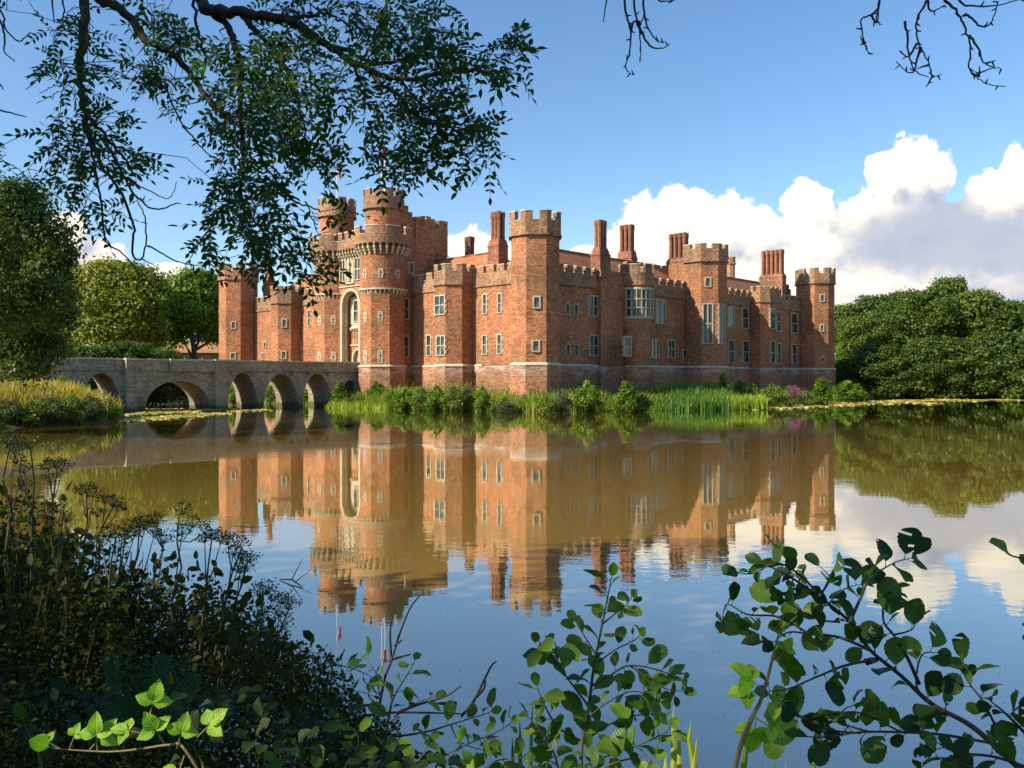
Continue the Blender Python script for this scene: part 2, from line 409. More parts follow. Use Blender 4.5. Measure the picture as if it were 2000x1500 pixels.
M['reed_pale'] = leaf_mat('pale_reed_blade', [(0.18, 0.29, 0.025), (0.30, 0.40, 0.04), (0.40, 0.45, 0.07)])
M['gold_grass'] = leaf_mat('dry_grass', [(0.26, 0.21, 0.04), (0.44, 0.30, 0.07), (0.55, 0.37, 0.11), (0.26, 0.28, 0.05)])
M['pad'] = leaf_mat('lily_pad', [(0.20, 0.22, 0.04), (0.40, 0.38, 0.07), (0.60, 0.52, 0.16), (0.62, 0.52, 0.24)], trans=0.05)
M['purple'] = leaf_mat('purple_flower', [(0.32, 0.07, 0.28), (0.45, 0.12, 0.36)])
M['ash'] = leaf_mat('ash_leaf', [(0.02, 0.06, 0.014), (0.035, 0.09, 0.02), (0.07, 0.14, 0.024)], trans=0.42, rough=0.5, spec=0.15)
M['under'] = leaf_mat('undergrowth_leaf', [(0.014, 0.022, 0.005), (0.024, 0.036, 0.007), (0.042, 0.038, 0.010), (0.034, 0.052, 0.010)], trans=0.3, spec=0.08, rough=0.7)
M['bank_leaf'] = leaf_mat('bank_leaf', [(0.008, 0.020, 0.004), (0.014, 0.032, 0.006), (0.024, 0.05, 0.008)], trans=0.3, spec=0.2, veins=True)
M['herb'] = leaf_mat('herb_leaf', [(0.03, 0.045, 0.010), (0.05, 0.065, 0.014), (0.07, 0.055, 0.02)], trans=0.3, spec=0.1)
M['alder'] = leaf_mat('alder_leaf', [(0.012, 0.036, 0.008), (0.028, 0.075, 0.012), (0.08, 0.16, 0.018)], trans=0.4, rough=0.42, spec=0.3, veins=True)
M['alder_young'] = leaf_mat('young_alder_leaf', [(0.03, 0.085, 0.012), (0.08, 0.17, 0.018), (0.17, 0.28, 0.03)], trans=0.45, rough=0.4, spec=0.35, veins=True)
M['bramble'] = leaf_mat('bramble_leaf', [(0.16, 0.36, 0.015), (0.28, 0.46, 0.03)], trans=0.35, rough=0.45, veins=True)
M['fern'] = leaf_mat('fern_leaf', [(0.012, 0.06, 0.018), (0.03, 0.11, 0.03)], trans=0.3, rough=0.5, spec=0.15)

def bark_mat(name, c1, c2):
    m, n, b, out = new_mat(name)
    ob = n.n('ShaderNodeTexCoord').outputs['Object']
    a = n.noise(n.vm('MULTIPLY', ob, (6, 6, 1.2)), 2.0, 5, 0.65)
    n.set(b.inputs['Base Color'], n.mixc(a, c1, c2)); b.inputs['Roughness'].default_value = 0.9
    bump(n, b, a, 0.5, 0.03); return m
M['bark'] = bark_mat('bark', (0.035, 0.026, 0.018), (0.10, 0.08, 0.055))
M['bark_dark'] = bark_mat('wet_bark', (0.018, 0.014, 0.012), (0.05, 0.04, 0.032))
M['stem'] = bark_mat('green_stem', (0.04, 0.05, 0.02), (0.09, 0.085, 0.04))
M['stem_red'] = bark_mat('bramble_stem', (0.16, 0.09, 0.05), (0.20, 0.20, 0.07))
# ================================================================== castle
CA = R(46)
C0 = Vector((2.36, 88.5, 0))
cu_, su_ = math.cos(CA), math.sin(CA)
def to_c(p):       # world -> castle frame
    dx, dy = p[0]-C0.x, p[1]-C0.y
    return Vector((dx*cu_ + dy*su_, -dx*su_ + dy*cu_, p[2]))
def to_w(u, v, z=0): return Vector((C0.x + u*cu_ - v*su_, C0.y + u*su_ + v*cu_, z))
CAMC = to_c((0, 0, CAMZ))
def ray_c(px, py):
    d = Vector(((px-CX)/F, 1, (HY-py)/F))
    return Vector((d.x*cu_ + d.y*su_, -d.x*su_ + d.y*cu_, d.z))
def hit(px, py, p0, ang):
    """where the sight line through a photo pixel meets a wall plane: survey of the facade"""
    nn = Vector((math.cos(R(ang)), math.sin(R(ang)), 0)); d = ray_c(px, py)
    t = (Vector((p0[0], p0[1], 0)) - Vector((CAMC.x, CAMC.y, 0))).dot(nn) / d.dot(nn)
    return CAMC + d*t

def ngon(cx, cy, a, n=8, rot=22.5):
    r = a/math.cos(math.pi/n)
    return [(cx + r*math.cos(R(rot + 360*k/n)), cy + r*math.sin(R(rot + 360*k/n))) for k in range(n)]
def offset(path, d, closed):
    """move path by d to its right (outwards for ccw)"""
    n = len(path); out = []
    for i in range(n):
        def nrm(a, b):
            dx, dy = b[0]-a[0], b[1]-a[1]; l = math.hypot(dx, dy); return (dy/l, -dx/l)
        if closed or 0 < i < n-1:
            n1 = nrm(path[i-1], path[i]); n2 = nrm(path[i], path[(i+1) % n])
        elif i == 0: n1 = n2 = nrm(path[0], path[1])
        else: n1 = n2 = nrm(path[-2], path[-1])
        k = 1 + n1[0]*n2[0] + n1[1]*n2[1]
        out.append((path[i][0] + d*(n1[0]+n2[0])/k, path[i][1] + d*(n1[1]+n2[1])/k))
    return out

class Path:
    def __init__(s, pts, closed):
        s.p = list(pts); s.closed = closed
        q = s.p + ([s.p[0]] if closed else []); s.L = [0]
        for a, b in zip(q, q[1:]): s.L.append(s.L[-1] + math.hypot(b[0]-a[0], b[1]-a[1]))
        s.total = s.L[-1]; s.q = q
    def off(s, d):
        o = offset(s.p, d, s.closed); return o + ([o[0]] if s.closed else [])
    def at(s, q, t):
        if s.closed: t = t % s.total if abs(t - s.total) > 1e-6 else s.total
        t = min(max(t, 0), s.total)
        for i in range(len(s.L)-1):
            if t <= s.L[i+1] + 1e-9:
                f = (t - s.L[i])/(s.L[i+1]-s.L[i]); a, b = q[i], q[i+1]
                return (a[0] + (b[0]-a[0])*f, a[1] + (b[1]-a[1])*f)
    def stops(s, a, b):
        r = [a]
        for rep in (-s.total, 0, s.total) if s.closed else (0,):
            r += [x+rep for x in s.L if a + 1e-4 < x+rep < b - 1e-4]
        return sorted(set(round(x, 5) for x in r + [b]))

def strip(mb, path, a, b, do, di, z0, z1, ends=True, bottom=False):
    """wall of thickness do..di (outward offsets) along the path from a to b; z0/z1 numbers or functions"""
    qo, qi = path.off(do), path.off(di)
    S = path.stops(a, b)
    fz0 = z0 if callable(z0) else (lambda t: z0)
    if callable(z0):
        S = sorted(set(S + [a + (b-a)*k/ max(2, int((b-a)/0.06)) for k in range(int(max(2, (b-a)/0.06))+1)]))
    vs = []; fs = []
    for t in S:
        o = path.at(qo, t); i = path.at(qi, t)
        vs += [(o[0], o[1], fz0(t)), (i[0], i[1], fz0(t)), (i[0], i[1], z1), (o[0], o[1], z1)]
    n = len(S)
    for k in range(n-1):
        a0 = 4*k; b0 = 4*k+4
        fs += [(a0, b0, b0+3, a0+3), (a0+3, b0+3, b0+2, a0+2), (a0+2, b0+2, b0+1, a0+1)]
        if bottom or callable(z0): fs.append((a0+1, b0+1, b0, a0))
    if ends: fs += [(0, 3, 2, 1), (4*n-4, 4*n-3, 4*n-2, 4*n-1)]
    mb.add(vs, fs)

def battlement(name, parent, path, zs, zc, zt, crenels, thick=0.42, out=0.12, mats=None, string=True, lean=0.0):
    """parapet from zs to zc, merlons up to zt; crenels = list of (a, b) gaps along the path"""
    mb = MB(); tot = path.total
    strip(mb, path, 0, tot, out, out-thick, zs, zc, ends=not path.closed, bottom=True)
    gaps = sorted(crenels)
    segs = []
    if path.closed:
        for i, g in enumerate(gaps):
            nx = gaps[(i+1) % len(gaps)][0] + (tot if i == len(gaps)-1 else 0)
            segs.append((g[1], nx))
    else:
        cur = 0
        for g in gaps:
            if g[0] - cur > 0.15: segs.append((cur, g[0]))
            cur = g[1]
        if tot - cur > 0.15: segs.append((cur, tot))
    for i, (a, b) in enumerate(segs):
        dz = random.uniform(-0.03, 0.03)
        mb.cur = 0; strip(mb, path, a, b, out, out-thick, zc, zt + dz)
        mb.cur = 1; strip(mb, path, a-0.035, b+0.035, out+0.05, out-thick-0.05, zt + dz, zt + dz + 0.10, bottom=True)
    mb.cur = 1
    for (a, b) in gaps: strip(mb, path, a+0.04, b-0.04, out+0.04, out-thick-0.04, zc+0.002, zc+0.07, bottom=True)
    if string:
        mb.cur = 0; strip(mb, path, 0, tot, out+0.10, -0.02, zs-0.16, zs-0.002, ends=not path.closed, bottom=True)
    return mb.build(name, mats or [M['brick_grey'], M['coping']], parent, uv=True)

def face_crenels(path, w, per=1, phase=0.5):
    g = []
    for i in range(len(path.L)-1):
        l = path.L[i+1]-path.L[i]
        for k in range(per):
            c = path.L[i] + l*(k+phase)/per; g.append((c-w/2, c+w/2))
    return g
def even_crenels(path, pitch, w, start=None):
    n = max(1, round(path.total/pitch)); p = path.total/n; s = p/2 if start is None else start
    return [(s + p*k - w/2, s + p*k + w/2) for k in range(n) if s+p*k+w/2 < path.total-0.1 or path.closed]

castle = empty('castle', C0, CA)
tag(castle, 'red brick moated castle with battlemented towers and tall clustered chimneys', 'castle')

def window(parent, p0, ang, x0, y0, x1, y1, lights=1, rows=1, mul=0.10, fr=0.13, name='window', proud=0.10):
    """stone-framed window on a wall plane, placed from the photo's corners"""
    a = hit(x0, (y0+y1)/2, p0, ang); b = hit(x1, (y0+y1)/2, p0, ang)
    xm = (x0+x1)/2
    zt = hit(xm, y0, p0, ang).z; zb = hit(xm, y1, p0, ang).z
    return window_at(parent, (a.x, a.y), (b.x, b.y), zb, zt, ang, lights, rows, mul, fr, name, proud)

def window_at(parent, a, b, zb, zt, ang, lights=1, rows=1, mul=0.10, fr=0.13, name='window', proud=0.10):
    c = Vector(((a[0]+b[0])/2, (a[1]+b[1])/2, (zb+zt)/2)); W = math.hypot(a[0]-b[0], a[1]-b[1]); H = zt-zb
    t = Vector((-math.sin(R(ang)), math.cos(R(ang)), 0)); nn = Vector((math.cos(R(ang)), math.sin(R(ang)), 0)); up = Vector((0, 0, 1))
    root_loc = c
    def bx(mb, s0, s1, z0, z1, d0, d1):
        vs = [root_loc*0 + t*s + nn*d + up*z for (s, z, d) in
              [(s0,z0,d0),(s1,z0,d0),(s1,z1,d0),(s0,z1,d0),(s0,z0,d1),(s1,z0,d1),(s1,z1,d1),(s0,z1,d1)]]
        mb.add(vs, [(0,3,2,1),(4,5,6,7),(0,1,5,4),(1,2,6,5),(2,3,7,6),(3,0,4,7)])
    mb = MB(); w, h = W/2, H/2
    bx(mb, -w, -w+fr, -h, h, -0.05, proud); bx(mb, w-fr, w, -h, h, -0.05, proud)
    bx(mb, -w+fr, w-fr, h-fr, h, -0.05, proud); bx(mb, -w+fr, w-fr, -h, -h+fr*0.8, -0.05, proud+0.05)
    if H > 1.3:
        rs = random.Random(int(abs(c.x*13+c.y*7+c.z*3)))
        z = -h; k = 0
        while z < h-0.15:
            dz = rs.uniform(0.24, 0.38); e = min(z+dz, h)
            for sg in (1, -1):
                if (k + (sg > 0)) % 2 == 0:
                    ex = rs.uniform(0.08, 0.17); s0, s1 = sorted((sg*w, sg*(w+ex))); bx(mb, s0, s1, z+.01, e-.01, -0.05, 0.022)
            z = e; k += 1
    iw = W-2*fr; ih0, ih1 = -h+fr*0.8, h-fr
    for k in range(1, lights):
        x = -w+fr + iw*k/lights; bx(mb, x-mul/2, x+mul/2, ih0, ih1, 0.0, proud-0.02)
    for k in range(1, rows):
        z = ih0 + (ih1-ih0)*k/rows
        for j in range(lights):
            xa = -w+fr + iw*j/lights + (mul/2 if j else 0); xb = -w+fr + iw*(j+1)/lights - (mul/2 if j < lights-1 else 0)
            bx(mb, xa, xb, z-mul/2, z+mul/2, 0.0, proud-0.03)
    o = mb.build(name, M['stone'], parent); o.location = c
    g = MB(); g.add([t*(-w+fr*.5)+nn*0.012+up*ih0, t*(w-fr*.5)+nn*0.012+up*ih0, t*(w-fr*.5)+nn*0.012+up*ih1, t*(-w+fr*.5)+nn*0.012+up*ih1], [(0,1,2,3)])
    g.build('pane', M['glass'], o, uv=True)
    return o

def loop_panel(parent, p0, ang, x0, y0, x1, y1):
    """white stone panel with a cross-shaped arrow loop"""
    a = hit(x0, (y0+y1)/2, p0, ang); b = hit(x1, (y0+y1)/2, p0, ang); xm = (x0+x1)/2
    zt = hit(xm, y0, p0, ang).z; zb = hit(xm, y1, p0, ang).z
    t = Vector((-math.sin(R(ang)), math.cos(R(ang)), 0)); nn = Vector((math.cos(R(ang)), math.sin(R(ang)), 0)); up = Vector((0, 0, 1))
    c = Vector(((a.x+b.x)/2, (a.y+b.y)/2, (zt+zb)/2)); w = max(0.3, math.hypot(a.x-b.x, a.y-b.y)/2); h = (zt-zb)/2
    mb = MB()
    def bx(s0, s1, z0, z1, d0, d1):
        vs = [t*s + nn*d + up*z for (s, z, d) in [(s0,z0,d0),(s1,z0,d0),(s1,z1,d0),(s0,z1,d0),(s0,z0,d1),(s1,z0,d1),(s1,z1,d1),(s0,z1,d1)]]
        mb.add(vs, [(0,3,2,1),(4,5,6,7),(0,1,5,4),(1,2,6,5),(2,3,7,6),(3,0,4,7)])
    bx(-w, w, h*0.3, h, -0.3, 0.05); bx(-w*0.72, w*0.72, -h*0.35, h*0.3, -0.3, 0.05); bx(-w, w, -h, -h*0.35, -0.3, 0.05)
    mb.cur = 1
    bx(-0.04, 0.04, -h*0.7, h*0.75, 0.0, 0.056); bx(-w*0.5, w*0.5, h*0.35, h*0.35+0.08, 0.0, 0.058); bx(-0.10, 0.10, -h*0.82, -h*0.6, 0.0, 0.060)
    o = mb.build('arrow_loop', [M['stone'], M['iron']], parent); o.location = c; return o

def tower(name, cx, cy, a, ztop_body, zs, zc, zt, cren_w=0.8, flare=0.16, n=8, rot=22.5, per=1, plinth=True, zb=4.7):
    t = MB(); lo = ngon(cx, cy, a+0.16, n, rot); lob = ngon(cx, cy, a+0.30, n, rot); up = ngon(cx, cy, a, n, rot)
    root = None
    t.prism(up, zb, ztop_body, cap=True)
    root = t.build(name, M['brick'], castle, uv=True)
    if plinth:
        p = MB(); p.prism(lob, -1.0, 1.5, top=lo, cap=False); p.prism(lo, 1.5, zb-0.14, cap=False)
        p.build('plinth', M['brick_low'], root, uv=True)
        s = MB(); s.prism(ngon(cx, cy, a+0.24, n, rot), zb-0.14, zb, top=ngon(cx, cy, a+0.22, n, rot), bottom=True)
        s.prism(ngon(cx, cy, a+0.22, n, rot), zb, zb+0.14, top=ngon(cx, cy, a+0.01, n, rot), cap=False)
        s.build('plinth_band', M['coping'], root)
    pth = Path(ngon(cx, cy, a+flare, n, rot), True)
    battlement('battlement', root, pth, zs, zc, zt, face_crenels(pth, cren_w, per) if n == 8 else even_crenels(pth, pth.total/per, cren_w), out=0.0)
    return root

# --- corner towers and projecting towers
BR = M['brick']
T_c = tower('corner_tower', 0, 0, 2.42, 18.6, 17.7, 19.05, 19.95, 0.80)
T_r = tower('corner_tower', 64.7, 0, 2.62, 18.2, 17.9, 19.25, 20.1, 0.85)
T_l = tower('corner_tower', 0, 60.7, 2.6, 18.2, 18.0, 19.1, 20.1, 0.85)
T_3 = tower('bay_tower', 32.4, 0, 2.63, 18.8, 18.15, 19.6, 20.2, 0.75)
T_s1 = tower('bay_tower', 0.5, 12.75, 2.17, 14.8, 13.75, 15.1, 15.85, 0.62, flare=0.10)
T_s2 = tower('bay_tower', 0.5, 47.6, 2.17, 14.8, 13.75, 15.2, 15.95, 0.62, flare=0.10)

# --- curtain ranges (solid blocks) with plinths
UW, VW = 1.2, 1.2       # south wall plane u, east wall plane v
def range_block(x0, x1, y0, y1, z1):
    mb = MB(); mb.box(x0, x1, y0, y1, 4.7, z1); r = mb.build('curtain_wall', M['brick'], castle, uv=True)
    p = MB(); p.box(x0-0.15, x1+0.15, y0-0.15, y1+0.15, -1.0, 4.56); p.build('plinth', M['brick_low'], r, uv=True)
    s = MB(); q = [(x0-.2, y0-.2), (x1+.2, y0-.2), (x1+.2, y1+.2), (x0-.2, y1+.2)]; q2 = [(x0-.01, y0-.01), (x1+.01, y0-.01), (x1+.01, y1+.01), (x0-.01, y1+.01)]
    s.prism(q, 4.56, 4.69, cap=False, bottom=True); s.prism(q, 4.69, 4.82, top=q2, cap=False); s.build('plinth_band', M['coping'], r)
    return r
W_s = range_block(UW, 9.0, 9.1, 60.0, 14.3)
W_e = range_block(UW+0.3, 64.0, VW, 9.0, 14.3)
W_w = range_block(9.3, 64.0, 54.0, 60.5, 14.3)
W_n = range_block(57.0, 65.5, 9.3, 53.7, 14.3)

# corner piece of the south wall between the corner tower and the east range
mb = MB(); mb.box(UW, UW+0.298, 1.0, 9.098, 4.7, 14.2); mb.build('curtain_wall', M['brick'], castle, uv=True)
mb = MB(); mb.box(UW-0.15, UW+0.14, 1.0, 8.94, -1.0, 4.56); mb.build('plinth', M['brick_low'], W_s, uv=True)

def wall_battle(parent, pts, zs, zc, zt, pitch, w, start=None, thick=0.45):
    p = Path(pts, False)
    return battlement('battlement', parent, p, zs, zc, zt, even_crenels(p, pitch, w, start), thick=thick, out=0.06)
# south (outward -u: travel towards -v)
wall_battle(W_s, [(UW, 10.9), (UW, 1.3)], 13.5, 14.75, 15.55, 1.62, 0.55)
wall_battle(W_s, [(UW, 21.2), (UW, 14.7)], 13.5, 14.75, 15.55, 1.62, 0.55)
wall_battle(W_s, [(UW, 45.6), (UW, 34.3)], 13.5, 14.75, 15.55, 1.62, 0.55)
wall_battle(W_s, [(UW, 59.0), (UW, 49.6)], 13.3, 14.4, 15.2, 1.62, 0.55)
# east (travel +u)
wall_battle(W_e, [(2.2, VW), (11.6, VW)], 13.5, 14.75, 15.55, 1.60, 0.55)
wall_battle(W_e, [(19.9, VW), (29.8, VW)], 13.5, 14.75, 15.55, 1.60, 0.55)
wall_battle(W_e, [(35.0, VW), (46.4, VW)], 13.5, 14.75, 15.55, 1.75, 0.60)
wall_battle(W_e, [(51.0, VW), (62.2, VW)], 13.7, 15.0, 15.8, 1.75, 0.60)

# --- chimney breast on the east wall + chamfered bay
mb = MB(); mb.box(11.75, 16.0, 0.72, VW-0.002, 4.7, 15.5); o = mb.build('chimney_breast', M['brick'], castle, uv=True)
mb = MB(); mb.box(11.65, 16.1, 0.60, VW-0.16, -1.0, 4.6); mb.build('plinth', M['brick_low'], o, uv=True)
bay = [(46.5, 1.1), (46.5, -0.36), (47.45, -1.3), (50.7, -1.3), (51.2, -0.8), (51.2, 1.1)]
mb = MB(); mb.prism(bay, 4.7, 14.6); B4 = mb.build('bay_tower', M['brick'], castle, uv=True)
bl = offset(bay, 0.15, True); mb = MB(); mb.prism(bl, -1.0, 4.56); mb.build('plinth', M['brick_low'], B4, uv=True)
mb = MB(); mb.prism(offset(bay, .2, True), 4.56, 4.7, bottom=True); mb.build('plinth_band', M['coping'], B4)
p = Path(bay, False); battlement('battlement', B4, p, 14.1, 15.4, 16.15, even_crenels(p, 1.25, 0.5), out=0.08)

# --- round oriel bay
BU, BV = 17.9, 0.35
rb = MB(); rb.prism(ngon(BU, BV, 1.68, 24, 7.5), 4.7, 9.0, cap=False); rb.prism(ngon(BU, BV, 1.95, 24, 7.5), 9.22, 15.0, bottom=True)
RB = rb.build('oriel_bay', M['brick'], castle, uv=True)
rb = MB(); rb.prism(ngon(BU, BV, 1.85, 24, 7.5), -1.0, 4.56); rb.build('plinth', M['brick_low'], RB, uv=True)
rb = MB(); rb.prism(ngon(BU, BV, 1.92, 24, 7.5), 4.56, 4.7, bottom=True)
rb.prism(ngon(BU, BV, 1.70, 24, 7.5), 9.0, 9.2, top=ngon(BU, BV, 2.02, 24, 7.5), bottom=True)
rb.prism(ngon(BU, BV, 2.03, 24, 7.5), 13.62, 13.76, bottom=True); rb.prism(ngon(BU, BV, 2.03, 24, 7.5), 10.15, 10.3, bottom=True)
rb.build('stone_band', M['coping'], RB)
p = Path(ngon(BU, BV, 1.98, 24, 7.5), True); battlement('battlement', RB, p, 14.15, 15.45, 16.4, even_crenels(p, 1.75, 0.62), out=0.08)
# small domed cap behind the bay's battlement
mb = MB(); mb.prism(ngon(17.6, 1.6, 0.42, 12, 0), 14.5, 16.6, cap=False); 
for k in range(4):
    a0, a1 = k*22.5, (k+1)*22.5
    mb.prism(ngon(17.6, 1.6, 0.42*math.cos(R(a0)), 12, 0), 16.6+0.5*math.sin(R(a0)), 16.6+0.5*math.sin(R(a1)), top=ngon(17.6, 1.6, max(0.01, 0.42*math.cos(R(a1))), 12, 0), cap=(k == 3))
mb.build('cupola', M['brick_grey'], castle, uv=True)
# curved oriel window
def arc_box(mb, r0, r1, a0, a1, z0, z1):
    n = max(1, int((a1-a0)/6)); pts = []
    for k in range(n+1):
        a = R(a0 + (a1-a0)*k/n); pts.append((math.cos(a), math.sin(a)))
    for k in range(n):
        p, q = pts[k], pts[k+1]
        vs = [(BU+r*x[0], BV+r*x[1], z) for z in (z0, z1) for (x, r) in ((p, r1), (q, r1), (q, r0), (p, r0))]
        fs = [(0,1,5,4), (4,5,6,7), (0,3,2,1)]
        if k == 0: fs.append((0,4,7,3))
        if k == n-1: fs.append((1,2,6,5))
        mb.add(vs, fs)
mb = MB(); za, zb_ = 10.38, 13.55
for a in range(184, 308, 17): arc_box(mb, 1.9, 2.08, a-1.6, a+1.6, za, zb_)
for z in (za, za+1.02, za+2.04, zb_): arc_box(mb, 1.9, 2.07, 184, 303, z-0.06, z+0.06)
OW = mb.build('oriel_window', M['stone'], castle)
mb = MB(); arc_box(mb, 1.9, 1.985, 184, 303, za, zb_); mb.build('pane', M['glass'], OW, uv=True)
lad = MB()     # small white lattice blind hung in one light
for k in range(7): arc_box(lad, 1.99, 2.01, 239.5, 250, za+0.12+k*0.14, za+0.17+k*0.14)
for a in (240, 249.2): arc_box(lad, 1.992, 2.012, a, a+0.9, za+0.1, za+1.0)
lad.build('blind', M['white'], OW)

# --- block with chimney beside the tall tower, stepped shoulder
mb = MB(); mb.box(30.0, 36.5, 1.3, 5.0, 14.2, 18.0); mb.prism([(30.0, 5.0), (36.5, 5.0), (36.5, 6.2), (30.0, 6.2)], 14.2, 16.9)
GB = mb.build('gable_block', M['brick'], castle, uv=True)

# --- roofs
def gable_roof(x0, x1, y0, y1, z0, zr, along='v', hip0=0.0, hip1=0.0):
    mb = MB()
    if along == 'v':
        xm = (x0+x1)/2
        vs = [(x0,y0,z0),(x1,y0,z0),(x1,y1,z0),(x0,y1,z0),(xm,y0+hip0,zr),(xm,y1-hip1,zr)]
        fs = [(0,4,5,3),(1,2,5,4),(0,1,4),(2,3,5)]
    else:
        ym = (y0+y1)/2
        vs = [(x0,y0,z0),(x1,y0,z0),(x1,y1,z0),(x0,y1,z0),(x0+hip0,ym,zr),(x1-hip1,ym,zr)]
        fs = [(0,1,5,4),(2,3,4,5),(0,4,3),(1,2,5)]
    mb.add(vs, fs)
    o = mb.build('roof', M['roof'], castle)
    me = o.data; ul = me.uv_layers.new(name='UVMap')
    for p in me.polygons:
        t = Vector((-p.normal.y, p.normal.x, 0)); t = t.normalized() if t.length > 0.01 else Vector((1, 0, 0)); s = p.normal.cross(t)
        for li in p.loop_indices:
            c = me.vertices[me.loops[li].vertex_index].co; ul.data[li].uv = (c.dot(t), c.dot(s))
    r = MB(); a, bq = Vector(vs[4]), Vector(vs[5]); r.tube([a + Vector((0,0,.03)), bq + Vector((0,0,.03))], 0.13, 6); r.build('ridge_tiles', M['roof'], o)
    return o
gable_roof(1.8, 8.4, 7.0, 21.5, 14.3, 17.75, 'v', 3.4, 0)
gable_roof(1.8, 8.4, 34.6, 42.0, 14.3, 17.6, 'v', 3, 3.4)
gable_roof(1.8, 8.4, 42.8, 54.5, 14.3, 18.0, 'v', 3.4, 3.2)
gable_roof(2.2, 29.9, 1.75, 8.5, 14.3, 17.9, 'u', 3.4, 0)
gable_roof(36.6, 56.2, 1.75, 8.5, 14.3, 17.9, 'u', 0, 0)
gable_roof(57.8, 63.0, 1.75, 8.5, 14.3, 16.3, 'u', 0, 2)
gable_roof(9.5, 63.5, 54.3, 60.2, 14.3, 17.4, 'u', 3, 3)
gable_roof(57.5, 65.2, 9.4, 53.5, 14.3, 17.4, 'v', 0, 0)
# gables closing the tall block side
mb = MB(); mb.box(56.3, 57.7, 1.5, 8.6, 14.2, 16.2); mb.build('gable_wall', M['brick'], castle, uv=True)

# --- chimneys
def chimney(u0, u1, v0, v1, zbase, ztopbase, zsh, ztop, nu, nv, r=None, taper=0.22):
    mb = MB(); mb.box(u0, u1, v0, v1, zbase, ztopbase)
    q = [(u0-.06, v0-.06), (u1+.06, v0-.06), (u1+.06, v1+.06), (u0-.06, v1+.06)]
    mb.prism(q, ztopbase, ztopbase+0.12, bottom=True)
    q1 = [(u0+.01, v0+.01), (u1-.01, v0+.01), (u1-.01, v1-.01), (u0+.01, v1-.01)]
    q2 = [(u0+taper, v0+taper), (u1-taper, v0+taper), (u1-taper, v1-taper), (u0+taper, v1-taper)]
    mb.prism(q1, ztopbase+0.12, zsh, top=q2)
    o = mb.build('chimney', M['brick_chimney'], castle, uv=True)
    iu, iv = (u1-u0-2*taper), (v1-v0-2*taper); su, sv = iu/nu, iv/nv
    rr = r or min(su, sv)*0.42
    for i in range(nu):
        for j in range(nv):
            cx, cy = u0+taper+su*(i+.5), v0+taper+sv*(j+.5)
            s = MB(); H = ztop-zsh; dz = random.uniform(-.03, .03)
            rot = random.choice((0, 22.5))
            s.prism(ngon(cx, cy, rr*1.15, 8, 22.5), zsh, zsh+0.28, cap=True)
            s.prism(ngon(cx, cy, rr*1.0, 8, 22.5), zsh+0.28, ztop-0.75+dz, cap=False)
            s.prism(ngon(cx, cy, rr*1.0, 8, 22.5), ztop-0.75+dz, ztop-0.55+dz, top=ngon(cx, cy, rr*1.22, 8, 22.5), cap=False)
            s.prism(ngon(cx, cy, rr*1.22, 8, 22.5), ztop-0.55+dz, ztop-0.12+dz, cap=False)
            s.prism(ngon(cx, cy, rr*1.10, 8, 22.5), ztop-0.12+dz, ztop+dz, cap=True)
            s.build('chimney_shaft', M['brick_chimney'], o, uv=True)
    return o
chimney(2.75, 4.25, 8.0, 9.75, 14.0, 18.0, 18.75, 21.9, 2, 3, taper=0.12)       # E
chimney(7.4, 8.5, 17.6, 18.9, 14.0, 17.3, 17.7, 20.7, 2, 2, taper=0.06)           # F
chimney(11.85, 13.75, 0.9, 2.3, 13.0, 17.2, 18.1, 21.25, 3, 2, taper=0.22)        # A
chimney(24.2, 25.5, 5.6, 7.9, 14.0, 18.5, 19.5, 22.9, 2, 3, taper=0.14)           # B
chimney(30.1, 31.4, 1.35, 4.3, 17.9, 18.3, 18.8, 22.05, 2, 4, taper=0.12)         # C
chimney(56.4, 57.7, 1.3, 5.1, 13.5, 18.5, 19.0, 22.7, 2, 5, taper=0.10)           # D
chimney(2.6, 3.9, 56.7, 58.1, 14.0, 17.8, 18.8, 21.4, 1, 1, r=0.42, taper=0.25)   # G
chimney(60.8, 61.8, 2.6, 3.8, 14.0, 16.9, 17.1, 17.8, 1, 2, taper=0.08)
tb = MB(); tb.prism(ngon(54.7, 9.0, 0.62), 12, 21.0); tt = tb.build('stair_turret', M['brick_grey'], castle, uv=True)
p = Path(ngon(54.7, 9.0, 0.66), True); battlement('battlement', tt, p, 21.0, 21.55, 21.95, face_crenels(p, 0.26), thick=0.2, out=0.0)

